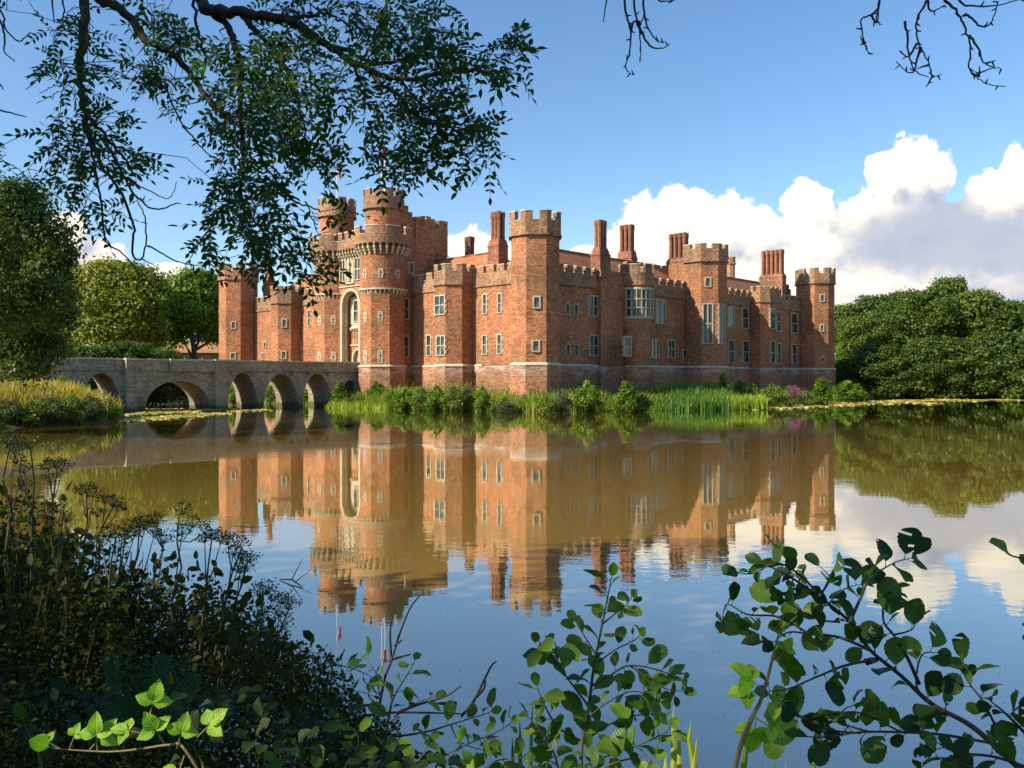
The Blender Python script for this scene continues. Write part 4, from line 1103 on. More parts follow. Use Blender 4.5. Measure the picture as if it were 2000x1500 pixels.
def mk_lobes(seed, H, W, base, count, top=1.0, flat=0.0):
    """lobes filling a crown envelope, height H, radius W, from z=base"""
    r = np.random.default_rng(seed); out = []
    for k in range(count):
        t = (k+0.5)/count; z = base + (H-base)*t
        e = math.sin(math.pi*min(1, (0.12 + 0.88*t)**(0.85)))**0.55 if top == 1 else (1-t)**0.5*0.9+0.15
        rad = W*e; a = k*2.399 + r.uniform(-.4, .4); q = rad*r.uniform(0.38, 0.92)
        s = W*r.uniform(0.19, 0.36)*(0.75+0.35*e)
        out.append((q*math.cos(a), q*math.sin(a), min(z, H-s*0.8), s, s, s*r.uniform(0.65, 0.9)))
    out.append((0, 0, (base+H)/2, W*0.5, W*0.5, (H-base)*0.36))
    return out
def trunk_mesh(seed, H, base, r0, lobes, nl=9):
    r = random.Random(seed); mb = MB(); pts = []; 
    for i in range(8):
        t = i/7; pts.append((0.25*math.sin(t*3+seed)*r0*2, 0.25*math.cos(t*2.3+seed)*r0*2, -0.5 + (H*0.8)*t))
    mb.tube(pts, [r0*(1.25 if i == 0 else 1)*(1-0.85*i/7) for i in range(8)], 8)
    for l in r.sample(lobes, min(nl, len(lobes))):
        k = min(6, max(2, int((l[2]*0.7/(H*0.8))*7))); a = Vector(pts[k]); c = Vector(l[:3]); mid = a.lerp(c, 0.5) + Vector((0, 0, -0.4))
        rr = r0*(1-0.8*k/7)*0.6; mb.tube([a, mid, c], [rr, rr*0.6, rr*0.25], 6)
    return mb.mesh('trunk', M['bark'], smooth=True)
def make_tree(name, lobes, H, r0, n, size, mat, seed, droop=0.0, nl=9, shell=0.55):
    root = empty(name)
    link_mesh('trunk', trunk_mesh(seed, H, 0, r0, lobes, nl), root)
    link_mesh('crown', crown('crown', lobes, n, size, mat, droop, shell), root)
    return root

# right-hand wood: four kinds of tree, copied
protoA = make_tree('broadleaf_tree', mk_lobes(1, 17, 7.0, 0.5, 44), 17, 0.45, 30000, 0.42, M['leaf_wood'], 1)
protoB = make_tree('broadleaf_tree', mk_lobes(2, 15, 6.2, 0.3, 38), 15, 0.40, 27000, 0.40, M['leaf_lime'], 2)
protoC = make_tree('broadleaf_tree', mk_lobes(3, 19, 6.5, 1.0, 46), 19, 0.5, 30000, 0.44, M['leaf_lime'], 3)
protoD = make_tree('low_tree', mk_lobes(4, 8.5, 5.0, 0.0, 30), 8.5, 0.25, 20000, 0.33, M['leaf_wood'], 4)
def place(proto, used, x, y, z, s, rz, label, group=None, cat='tree', sz=None):
    o = proto if proto.name not in used else copy_tree(proto)
    used.add(proto.name)
    o.location = (x, y, z); o.rotation_euler = (0, 0, rz); o.scale = (s, s, sz or s)
    tag(o, label, cat, group); return o
used = set()
def wx(px, Y): return (px-CX)/F*Y
def topz(py, Y): return CAMZ + (HY-py)/F*Y
WOOD = [  # proto, px centre, Y, px top, label
 (protoB, 1650, 168, 596, 'distant green tree just right of the far right tower, lowest of the far row'),
 (protoA, 1705, 165, 578, 'distant rounded tree in the wood, first hump right of the far tower'),
 (protoC, 1765, 172, 570, 'pale olive distant tree rising behind the middle of the wood'),
 (protoA, 1750, 152, 590, 'broad mid-green tree in front of the olive tree in the right wood'),
 (protoB, 1680, 148, 618, 'bushy green tree beside the far right tower above the willow scrub'),
 (protoC, 1852, 150, 543, 'tallest tree of the right wood with a pointed crown top'),
 (protoA, 1810, 145, 566, 'dense green tree left of the tallest pointed crown'),
 (protoB, 1905, 143, 568, 'dense dark tree right of the tallest pointed crown'),
 (protoC, 1975, 150, 588, 'tree with pale crown top near the right edge of the photo'),
 (protoA, 1945, 141, 604, 'dark shadowed tree at the right above the lily strip'),
 (protoB, 2045, 140, 590, 'broad tree cut by the right edge of the photo'),
 (protoC, 2120, 142, 575, 'tree just past the right edge behind the broad dark tree'),
]
for i, (pr, px, Y, pt, lab) in enumerate(WOOD):
    H = {'protoA': 17}.get('', None); Hh = 17 if pr is protoA else 15 if pr is protoB else 19
    zt = topz(pt, Y); s = (zt-0.8)/Hh
    place(pr, used, wx(px, Y), Y, 0.8, s*random.uniform(.98, 1.12), random.uniform(0, 6), lab, 'trees of the wood beyond the moat', sz=s)
LOW = [(1668, 141, 700, 'low bushy tree hugging the base of the far right tower'), (1712, 140, 672, 'low spreading tree over the lily strip, second from the tower'),
       (1765, 138, 680, 'low spreading tree over the lily strip below the mid-green tree'), (1815, 139, 660, 'low tree with drooping dark boughs at the middle of the wood edge'),
       (1870, 137, 668, 'low shaded tree at the water edge under the tallest crown'), (1925, 136, 655, 'low dark tree at the water edge near the right side'),
       (1985, 134, 650, 'low dark tree at the water edge at the right photo border'), (2050, 132, 640, 'low dark tree at the water edge beyond the photo border')]
for (px, Y, pt, lab) in LOW:
    zt = topz(pt, Y); s = (zt-0.3)/8.5
    place(protoD, used, wx(px, Y), Y, 0.3, s*1.25, random.uniform(0, 6), lab, 'low trees along the right shore', sz=s)

# left side trees
def lobed(px, Y, lobes_px):
    """lobes given as (px, py, half width px, half height px, depth offset)"""
    X0 = wx(px, Y); out = []
    for (x, y, rx, ry, dd) in lobes_px:
        k = (Y+dd)/F; out.append(((x-CX)*k - X0, dd, CAMZ + (HY-y)*k, rx*k, rx*k*0.9, ry*k))
    return X0, out
X0, lb = lobed(-60, 51, [(30,410,70,60,0),(-20,440,90,70,1),(80,470,60,60,0),(20,520,95,80,2),(100,540,48,60,-1),(-60,560,90,90,3),(60,610,85,75,0),(115,620,32,50,0),(0,670,90,60,-2),(80,680,55,45,-3),(50,722,45,26,-4),(-70,690,80,60,0),(128,500,24,26,0),(30,380,35,30,0),(-10,600,80,70,-6),(-30,480,70,60,-6),(95,590,45,50,-5),(125,580,25,30,-3)])
t = make_tree('broadleaf_tree', lb, 13, 0.4, 70000, 0.21, M['leaf_dark'], 11, droop=1.2, shell=0.4); t.location = (X0, 51, 0.0)
tag(t, 'large dark tree overhanging the left end of the bridge', 'tree')
X0, lb = lobed(232, 141, [(230,565,78,42,0),(180,560,50,36,2),(280,570,42,36,0),(200,600,65,50,-3),(262,610,55,48,-3),(170,630,45,50,2),(230,650,78,40,-2),(290,640,30,44,0),(150,590,34,45,4),(225,542,50,22,0),(180,665,50,34,3),(240,672,55,30,2),(295,668,34,32,3)])
t = make_tree('broadleaf_tree', lb, 17, 0.6, 36000, 0.54, M['leaf_gold'], 12, droop=0.4, shell=0.5); t.location = (X0, 141, 0.8)
tag(t, 'golden-topped tree between the dark tree and the left castle tower', 'tree')
X0, lb = lobed(375, 152, [(375,580,58,38,0),(335,600,38,42,2),(415,585,42,38,3),(360,620,55,30,-2),(410,625,42,36,2),(330,640,30,30,3),(445,600,40,50,5),(385,556,34,20,0),(325,665,30,26,4),(352,655,28,30,5),(415,655,22,30,6),(440,650,24,40,7)])
t = make_tree('broadleaf_tree', lb, 17, 0.9, 26000, 0.55, M['leaf_bright'], 13, nl=7, shell=0.5); t.location = (X0, 152, 0.8)
tag(t, 'fresh green tree with a bare thick trunk beside the left castle tower', 'tree')
for (px, Y, pt, lab) in [(110, 165, 600, 'far tree seen through the gap left of the golden tree'), (300, 175, 600, 'far tree filling the gap between the golden and the fresh green tree'),
                         (440, 185, 580, 'far tree directly behind the left castle tower'), (10, 120, 560, 'far tree behind the large dark tree at the left border')]:
    zt = topz(pt, Y); s = (zt-0.8)/17; place(protoA, used, wx(px, Y), Y, 0.8, s*1.1, random.uniform(0, 6), lab, 'far trees behind the left bank', sz=s)
for (px, Y, pt, w_, lab) in [(180, 100, 676, 1.3, 'dark hedge-like bush behind the bridge parapet under the golden tree'), (255, 102, 668, 1.1, 'dark bush behind the bridge parapet right of the golden tree trunk'),
                         (320, 108, 683, 1.2, 'bush behind the bridge parapet left of the thick bare trunk'), (100, 92, 674, 1.2, 'bush behind the left end of the bridge')]:
    zt = topz(pt, Y); s = (zt-0.5)/8.5; place(protoD, used, wx(px, Y), Y, 0.5, s*w_, random.uniform(0, 6), lab, 'bushes behind the bridge', sz=s, cat='bush')

# small tan building behind the fresh green tree
hb = empty('garden_building', (wx(392, 168), 168, 0.9), R(12)); tag(hb, 'low tan building with pitched roof behind the fresh green tree', 'building')
mb = MB(); mb.box(-7, 7, -2.5, 2.5, 0, 7.2); mb.build('wall', M['tan_wall'], hb)
mb = MB(); mb.add([(-7.4,-2.9,7.2),(7.4,-2.9,7.2),(7.4,2.9,7.2),(-7.4,2.9,7.2),(-7.4,0,9.4),(7.4,0,9.4)], [(0,1,5,4),(2,3,4,5),(0,4,3),(1,2,5),(3,2,1,0)]); mb.build('roof', M['tan_roof'], hb, uv=True)
for k in range(4):
    mb = MB(); x = -5.8+k*3.2; mb.box(x, x+1.3, -2.56, -2.49, 5.0, 6.6); f = mb.build('window', M['white'], hb)
    mb = MB(); mb.box(x+.12, x+.6, -2.6, -2.565, 5.1, 6.5); mb.box(x+.7, x+1.18, -2.6, -2.565, 5.1, 6.5); mb.build('pane', M['glass'], f, uv=True)

for (x, y, s, pr, lab) in [(104, 104, 1.15, protoA, 'unseen tree added on the east bank to dim the castle front, nearest the wood'), (98, 76, 1.3, protoC, 'unseen tree added on the east bank to dim the castle front, second from the wood'),
                     (84, 46, 1.3, protoA, 'unseen tree added on the east bank to dim the castle front, third from the wood'), (74, 18, 1.3, protoC, 'unseen tree added on the east bank to dim the castle front, nearest the viewer')]:
    place(pr, used, x, y, 1.5, s, random.uniform(0, 6), lab, 'unseen trees added to dim the castle front')  # out-of-view trees, added to keep low sky light off the right castle front
# ------------------------------------------------ tall trees on the near bank, left of and behind the viewer (they shade the foreground)
SUNV = np.array(sdir)
gaps = []          # sun flecks: rays left open through the near canopy (point, radius)
def open_gaps(P_, keep_extra=None):
    keep = np.ones(len(P_), bool)
    for (p, r) in gaps:
        d = P_ - np.array(p); t = d@SUNV; perp = np.linalg.norm(d - t[:, None]*SUNV, axis=1); keep &= ~((perp < r + 0.22) & (t > 0))
    return keep
gaps += [((-1.35, 4.0, 2.35), 0.13), ((-1.10, 3.9, 2.15), 0.12), ((-1.95, 3.9, 2.20), 0.10), ((-2.35, 4.05, 2.62), 0.10), ((-1.2, 3.2, 1.95), .09), ((-2.0, 5.0, 5.2), 0.35), ((-1.1, 5.0, 4.7), 0.3), ((-0.6, 4.9, 5.1), .25), ((-0.75, 1.6, 2.60), 0.30), ((0.72, 2.35, 2.42), 0.22), ((0.30, 2.5, 2.50), 0.12), ((0.15, 2.5, 2.34), 0.08), ((0.42, 2.5, 2.28), 0.08), ((0.05, 2.5, 2.2), .08), ((-.35, 2.6, 2.3), .10), ((-.2, 2.6, 2.2), .08), ((0.95, 2.0, 2.85), .07), ((1.15, 2.1, 2.4), .07), ((0.7, 2.4, 2.15), .10), ((1.35, 2.1, 2.6), .06), ((-3.0, 4.2, 2.75), .12), ((1.3, 2.2, 2.75), .06)]
def near_tree(x, y, H, W, base, seed, label):
    global _lob
    lobes = mk_lobes(seed, H, W, base, 16); root = empty('broadleaf_tree', (x, y, 1.6))
    link_mesh('trunk', trunk_mesh(seed, H, 0, 0.32, lobes, 8), root)
    L = np.array(lobes); n = 8500; w_ = L[:, 3]**2; w_ /= w_.sum(); idx = rng.choice(len(L), n, p=w_); D = rdirs(n)
    P_ = L[idx, :3] + D*L[idx, 3:6]*(0.3+0.75*rng.random(n)[:, None]**0.5)
    k = open_gaps(P_ + np.array([x, y, 1.6])); P_ = P_[k]; n = len(P_)
    link_mesh('crown', cloud_mesh('crown', P_, rdirs(n) + np.array([0, 0, .7]), 0.55*(0.6+0.7*rng.random(n)), LEAF4, LEAF4F, M['leaf_wood']), root)
    tag(root, label, 'tree', 'tall trees on the near bank left of the viewer'); return root
near_tree(-13.5, -1.5, 17, 6.5, 4.0, 31, 'tall tree on the near bank just left of the viewer')
near_tree(-18.5, 2.0, 19.5, 7.5, 3.0, 32, 'tallest tree on the near bank at the left by the water')
near_tree(-15.5, -12.5, 18, 7.5, 4.0, 33, 'tall tree behind the viewer on the near bank')
near_tree(-9.5, -6.5, 13, 5.0, 3.6, 34, 'smaller tree close behind the viewer at the left')
near_tree(-30.0, 4.0, 18, 7.0, 3.0, 35, 'tall tree farther back on the near left bank')

# ================================================================== vegetation at the castle foot
def tuft(n, r, h, mat, wid=0.035, lean=0.5, name='blades'):
    """arching grass blades as tapered strips"""
    V = []; Fc = []
    for k in range(n):
        a = random.uniform(0, 2*math.pi); q = r*math.sqrt(random.random())*0.5; x, y = q*math.cos(a), q*math.sin(a)
        hh = h*random.uniform(0.6, 1.0); l = lean*random.uniform(.3, 1.0)*hh; b_ = len(V); ta = a+random.uniform(-.7, .7); wv = Vector((-math.sin(ta), math.cos(ta), 0))*wid
        for (s, zf) in ((0, 0), (0.35, 0.55), (0.75, 0.93), (1.25, 0.82 if lean > .4 else 1.05)):
            c = Vector((x+math.cos(ta)*l*s, y+math.sin(ta)*l*s, hh*zf)); w_ = wv*(1-0.75*s/1.25); V += [c-w_, c+w_]
        for i in range(3): Fc.append((b_+2*i, b_+2*i+1, b_+2*i+3, b_+2*i+2))
    me = bpy.data.meshes.new(name); me.from_pydata([tuple(v) for v in V], [], Fc); me.materials.append(mat); return me
def shrub_proto(seed, mat, n=2600, size=0.16, hw=(1.0, 1.6), pointed=False):
    root = empty('shrub'); r = np.random.default_rng(seed); W, H = hw; lobes = []
    for k in range(10):
        t = k/9; e = (1-t*0.8) if pointed else math.sin(math.pi*(0.25+0.7*t)); a = k*2.4
        q = W*0.5*e; lobes.append((q*math.cos(a), q*math.sin(a), 0.25+H*0.8*t, W*0.42*(e*.6+.4), W*0.42*(e*.6+.4), H*0.22))
    me = crown('foliage', lobes, n, size, mat, 0, 0.35, 0.8); link_mesh('foliage', me, root)
    mb = MB()
    for k in range(7):
        a = k*0.9; mb.tube([(0, 0, -0.2), (W*.2*math.cos(a), W*.2*math.sin(a), H*.4), (W*.4*math.cos(a), W*.4*math.sin(a), H*.8)], [.035, .02, .008], 5)
    link_mesh('stems', mb.mesh('stems', M['stem']), root); return root
shA = shrub_proto(51, M['leaf_bright'], hw=(1.2, 2.2)); shB = shrub_proto(52, M['leaf_shrub'], hw=(1.5, 1.9)); shC = shrub_proto(53, M['leaf_bright'], hw=(1.1, 3.0), pointed=True, n=3400)
shD = shrub_proto(54, M['leaf_olive'], hw=(1.7, 1.7)); us = set()
SHR = [ # proto, px, base y, top y, width px, label
 (shC, 663, 792, 742, 46, 'pointed bright bush standing in the water against the last bridge arch'),
 (shA, 735, 791, 755, 40, 'leafy bush at the foot of the right gate turret'),
 (shB, 765, 796, 762, 34, 'darker low bush right of the gate turret foot'),
 (shA, 790, 797, 757, 44, 'bright bush below the corner where gatehouse and wall meet'),
 (shB, 822, 798, 754, 46, 'bright bush under the pair of tall south windows'),
 (shA, 852, 799, 756, 40, 'bright bush under the corner of the chamfered south tower'),
 (shB, 885, 800, 754, 44, 'bush before the shaded face of the chamfered south tower'),
 (shD, 912, 799, 758, 36, 'pale seeded bush between the south tower and sunlit wall'),
 (shA, 942, 802, 757, 36, 'upright green bush below the left of the two slit windows'),
 (shD, 985, 803, 774, 40, 'low greyish tuft bush left of the corner tower foot'),
 (shB, 1068, 806, 770, 46, 'dark rounded bush below the right edge of the corner tower'),
 (shD, 1098, 805, 765, 34, 'low bush with white seed heads right of the corner tower'),
 (shA, 1148, 804, 750, 56, 'round bright bush under the two-light shaded window'),
 (shC, 1226, 802, 740, 62, 'tall pointed bush under the round oriel bay'),
 (shB, 1253, 801, 766, 44, 'low dark bush spreading right of the tall pointed bush'),
 (shC, 1412, 792, 741, 34, 'thin tall weed bush right of the reed bed centre'),
 (shD, 1445, 791, 752, 40, 'pale seeded bush behind the bright reeds'),
 (shB, 1470, 792, 755, 40, 'bush just left of the dark hollow beyond the reeds'),
 (shB, 1508, 793, 750, 52, 'rounded bush under the chamfered bay with four windows'),
 (shB, 1545, 791, 758, 46, 'dark bush beneath the purple flowers'),
 (shC, 1605, 788, 737, 54, 'tall bright bush at the foot of the far right tower'),
 (shB, 1572, 789, 760, 44, 'dark bush left of the tall bright bush at the far tower'),
 (shA, 1655, 784, 748, 64, 'smooth pale green willow bush right of the far tower'),
 (shA, 456, 789, 748, 26, 'green bush seen through the narrow pointed arch'),
 (shB, 528, 786, 755, 30, 'green bush seen through the middle bridge arch'),
 (shA, 606, 788, 757, 34, 'bush under the fifth bridge arch with pale fallen blossom'),
 (shA, 628, 789, 762, 26, 'dark bush in the shade of the fifth bridge arch'),
 (shB, 340, 772, 745, 46, 'bush beyond the wide arch on the far moat bank'),
 (shA, 365, 773, 750, 40, 'bright bush beyond the wide arch, right of its neighbour'),
]
HW = {shA.name: (1.2, 2.2), shB.name: (1.5, 1.9), shC.name: (1.1, 3.0), shD.name: (1.7, 1.7)}
for (pr, px, yb, yt, wd, lab) in SHR:
    zb = 0.15
    if 420 < px < 640: X_, Y_ = ground_pt(px, yb, zb)
    else: X_, Y_ = ground_pt(px, yb, zb)
    Hw = HW[pr.name.split('.')[0] if pr.name not in HW else pr.name]
    H = (yb-yt)/F*Y_; s = wd/2/F*Y_/(Hw[0]*0.82)*random.uniform(.85, 1.2)
    zz = max(-0.1, float(hgt(np.array(X_), np.array(Y_)))-0.1)
    place(pr, us, X_, Y_, zz, s, random.uniform(0, 6), lab, 'shrubs along the castle bank', 'shrub', sz=H/Hw[1]*random.uniform(.92, 1.12))

def scatter_blades(name, pts, mat, h, wid, lean, per, label, cat):
    """pts: list of (x, y, scale)"""
    V = []; Fc = []
    for (x0, y0, sc_) in pts:
        z0 = max(-0.15, float(ZC(x0, y0)) - 0.05)
        for k in range(per):
            a = random.uniform(0, 6.283); x = x0+random.gauss(0, .22); y = y0+random.gauss(0, .22); hh = h*sc_*random.uniform(.55, 1.05); l = lean*hh*random.uniform(.1, 1)
            wv = Vector((-math.sin(a), math.cos(a), 0))*wid*random.uniform(.7, 1.2); dv = Vector((math.cos(a), math.sin(a), 0)); b_ = len(V)
            for (s, zf) in ((0, 0), (0.3, 0.6), (1.0, 1.0)):
                c = Vector((x, y, z0 + hh*zf)) + dv*l*s; w_ = wv*(1-0.8*s); V += [c-w_, c+w_]
            Fc += [(b_, b_+1, b_+3, b_+2), (b_+2, b_+3, b_+5, b_+4)]
    me = bpy.data.meshes.new(name); me.from_pydata([tuple(v) for v in V], [], Fc); me.materials.append(mat)
    o = link_mesh(name, me); tag(o, label, cat, kind='stuff'); return o
_zc = {}
def ZC(x, y):
    k = (round(x*2), round(y*2))
    if k not in _zc: _zc[k] = float(hgt(np.array(k[0]/2.0), np.array(k[1]/2.0)))
    return _zc[k]
# grass over the whole castle bank
pts = []
for i in range(len(ISL_C)):
    a = ISL_C[i]; b_ = ISL_C[(i+1) % len(ISL_C)]
    if i in (0, 16, 17, 18): continue
    L_ = math.hypot(a[0]-b_[0], a[1]-b_[1]); 
    for k in range(int(L_*14)):
        t = random.random(); u = a[0]+(b_[0]-a[0])*t; v = a[1]+(b_[1]-a[1])*t
        q = random.random()**1.3*5.0; du, dv = 10-u, 20-v; l = math.hypot(du, dv); u2 = u+du/l*q*0.9; v2 = v+dv/l*q*0.9
        if (u2 > -0.5 and v2 > 0.5): continue
        p_ = to_w(u2, v2); pts.append((p_.x, p_.y, random.uniform(.5, 1.1)))
scatter_blades('bank_grass', pts, M['grass'], 1.35, 0.045, 0.45, 14, 'long mixed grass covering the bank along the castle foot', 'grass')
# reed bed right of centre
pts = []
for k in range(620):
    px = random.uniform(1262, 1425); t = random.random(); yb = 801.5 - 7*t; x, y = ground_pt(px, yb); pts.append((x, y, (0.5+0.5*min(1, (px-1255)/70))*(0.78+0.5*noise.noise(Vector((x*.5, y*.5, 0))))*(0.85+0.2*t)))
scatter_blades('reed_bed', pts, M['reed'], 2.3, 0.045, 0.42, 9, 'dense blue-green reed bed at the water edge right of the pointed bush', 'reeds')
pts = []
for k in range(420):
    px = random.uniform(1385, 1492); t = random.random(); yb = 800.5 - 6*t; x, y = ground_pt(px, yb); pts.append((x, y, random.uniform(.8, 1.05)))
scatter_blades('pale_reeds', pts, M['reed_pale'], 1.7, 0.045, 0.38, 9, 'bright yellow-green reeds at the right end of the reed bed', 'reeds')
pts = []
for k in range(500):
    px = random.uniform(640, 1010); yb = random.uniform(793, 797) + (px-640)/370*7; x, y = ground_pt(px, yb); pts.append((x, y, random.uniform(.5, 1.0)))
scatter_blades('bank_sedge', pts, M['reed_pale'], 1.15, 0.035, 0.55, 8, 'drooping pale sedge along the waterline left of the corner tower', 'grass')
# leafy weeds between the shrubs
PW = []
for k in range(900):
    px = random.uniform(640, 1280) if k % 3 else random.uniform(1400, 1680)
    base = np.interp(px, [640, 1000, 1120, 1280, 1400, 1500, 1680], [794, 803, 804, 800, 794, 792, 784]); tall = np.interp(px, [640, 700, 760, 920, 1000, 1100, 1280, 1680], [20, 26, 38, 38, 22, 26, 22, 26])
    x, y = ground_pt(px, base - random.uniform(-2, 3)); z0 = max(0, ZC(x, y)); h = tall/F*y*random.uniform(.4, 1.0); rr = random.uniform(.15, .4)
    for j in range(44):
        t = random.random()**.7; PW.append((x + random.gauss(0, rr*(1.1-.6*t)), y + random.gauss(0, rr*(1.1-.6*t)), z0 + h*t))
PW = np.array(PW); kk = len(PW)
o = link_mesh('bank_weeds', cloud_mesh('bank_weeds', PW, rdirs(kk)+np.array([0, 0, .6]), rng.uniform(.07, .17, kk), LEAF4, LEAF4F, M['leaf_bright']))
tag(o, 'leafy green weeds filling the spaces between the shrubs along the castle foot', 'weeds', kind='stuff')
pts = []
for k in range(260):
    px = random.choice((random.uniform(640, 1280), random.uniform(1395, 1690))); base = np.interp(px, [640, 1000, 1120, 1280, 1400, 1500, 1680], [794, 803, 804, 800, 794, 792, 784]); x, y = ground_pt(px, base - random.uniform(-1.5, 4)); pts.append((x, y, random.uniform(.5, 1.2)))
scatter_blades('dead_stems', pts, M['gold_grass'], 1.7, 0.02, 0.5, 5, 'thin dead straw-coloured stems among the bank plants', 'stems')
# purple loosestrife
ls = empty('loosestrife', (*ground_pt(1549, 781, .8), 0.8)); tag(ls, 'clump of purple flower spikes above the dark bush on the right bank', 'flowers')
mb = MB(); PP = []
for k in range(26):
    x, y = random.gauss(0, .5), random.gauss(0, .4); h = random.uniform(0.9, 1.7); mb.tube([(x, y, -0.8), (x*1.05, y, h)], [.015, .008], 4)
    for j in range(26): PP.append((x+random.gauss(0, .05), y+random.gauss(0, .05), h-0.7*random.random()))
link_mesh('stems', mb.mesh('stems', M['stem']), ls)
PP = np.array(PP); link_mesh('flowers', cloud_mesh('flowers', PP, rdirs(len(PP)), np.full(len(PP), .13), LEAF4, LEAF4F, M['purple']), ls)

# golden bank at the left
pts = []
for k in range(5200):
    X_, Y_ = random.uniform(-60, -29), random.uniform(56, 84)
    sd = float(poly_sd(np.array(X_), np.array(Y_), MOAT))
    if sd < 0.6 or sd > 16: continue
    if (to_c((X_, Y_, 0)).y > 24.8): continue
    pts.append((X_, Y_, random.uniform(.6, 1.1)))
scatter_blades('dry_grass', pts, M['gold_grass'], 1.45, 0.04, 0.35, 12, 'tall golden dry grass on the left bank in front of the bridge', 'grass')
scatter_blades('bank_grass', [(x, y, s) for (x, y, s) in pts[::3] if poly_sd(np.array(x), np.array(y), MOAT) < 6], M['grass'], 1.25, 0.045, 0.5, 12, 'green grass mixed into the lower edge of the left golden bank', 'grass')
LB = [(20,832,790,60),(60,831,785,60),(100,829,778,62),(140,827,774,56),(178,824,776,54),(212,821,782,46),(232,815,785,28),(-20,836,790,60),(120,812,762,44),(165,808,752,40),(190,806,762,40),(150,780,734,24)]
LBL = ['dark leafy bush at the water on the left bank, touching the left border','dark leafy bush at the water on the left bank, second from the border','wide dark bush with pale leaves at the left waterline','dark bush under the leafy hanging bough of the left bank','dark bush near the point of the left bank','low dark bush at the very point of the left bank','small dark bush at the tip by the lily pads','dark bush past the left border at the water','fresh green bush higher on the golden bank','fresh green bush before the first bridge arch','grassy green bush right in front of the first bridge arch','small upright green bush against the bridge wall']
for (pr, (px, yb, yt, wd), lab) in zip([shD, shB, shD, shB, shD, shB, shD, shB, shA, shA, shB, shC], LB, LBL):
    X_, Y_ = ground_pt(px, yb, 0.1); Hw = HW[pr.name]; H = (yb-yt)/F*Y_; s = wd/2/F*Y_/(Hw[0]*0.8)
    z0 = max(-.1, ZC(X_, Y_)-.15); place(pr, us, X_, Y_, z0, s, random.uniform(0, 6), lab, 'bushes on the left bank', 'bush', sz=(H-(z0-0.1)*0.3)/Hw[1])

# ------------------------------------------------ lily pads
def pads(name, poly_px, n, label, r=(0.10, 0.22)):
    xs = [p[0] for p in poly_px]; ys = [p[1] for p in poly_px]; P_ = []
    poly = poly_px; tries = 0
    W_ = [ground_pt(x, y) for x, y in poly]; wx_ = [p[0] for p in W_]; wy_ = [p[1] for p in W_]
    Xs = rng.uniform(min(wx_), max(wx_), n*6); Ys = rng.uniform(min(wy_), max(wy_), n*6)
    sd = poly_sd(Xs, Ys, W_); si = poly_sd(Xs, Ys, ISL); so = poly_sd(Xs, Ys, MOAT)
    nz = np.array([noise.noise(Vector((x*.22, y*.13, 1.7))) for x, y in zip(Xs, Ys)])
    ok = (sd < -0.1) & (si > -0.5) & (so < 0.5) & (nz > -0.28 + 0.5*np.exp(sd*0.9))
    Xs, Ys = Xs[ok][:n], Ys[ok][:n]; k = len(Xs)
    T = [(0, 0)] + [(math.cos(R(a)), math.sin(R(a))) for a in range(18, 350, 47)]
    Fp = [tuple(range(len(T)))]
    P3 = np.c_[Xs, Ys, 0.012 + 0.035*rng.random(k)]; N3 = np.c_[rng.normal(0, .16, k), rng.normal(0, .16, k), np.ones(k)]
    me = cloud_mesh(name, P3, N3, rng.uniform(r[0], r[1], k), T, Fp, M['pad'])
    o = link_mesh(name, me); tag(o, label, 'lily pads', kind='stuff')
pads('lily_pads', [(232,822),(245,800),(445,797),(520,798),(535,803),(470,806),(440,812),(330,819),(240,828)], 5200, 'yellow-green lily pads floating before the wide bridge arch')
pads('lily_pads', [(1380,800),(1490,796),(1640,784.5),(1800,779.5),(2080,777),(2080,780.5),(1850,786),(1840,792),(1720,790),(1600,797),(1490,801)], 11000, 'strip of yellow-green lily pads along the right shore', (0.14, 0.34))
# floating leaves and flecks on open water
FLk = []
for k in range(1100):
    px = random.uniform(400, 1990); py = random.uniform(835, 1420); x, y = ground_pt(px, py); FLk.append((x, y, .006))
FLk = np.array(FLk); kk = len(FLk)
o = link_mesh('floating_leaves', cloud_mesh('floating_leaves', FLk, np.c_[rng.normal(0, .1, (kk, 2)), np.ones(kk)], rng.uniform(.02, .05, kk)*(0.25+FLk[:, 1]/38), LEAF4, LEAF4F, M['gold_grass']))
tag(o, 'scattered tiny floating leaves and petals on the open water', 'leaves', kind='stuff')
# ================================================================== foreground (under the trees)
def W3(px, py, d): return Vector(((px-CX)/F*d, d, CAMZ + (HY-py)/F*d))

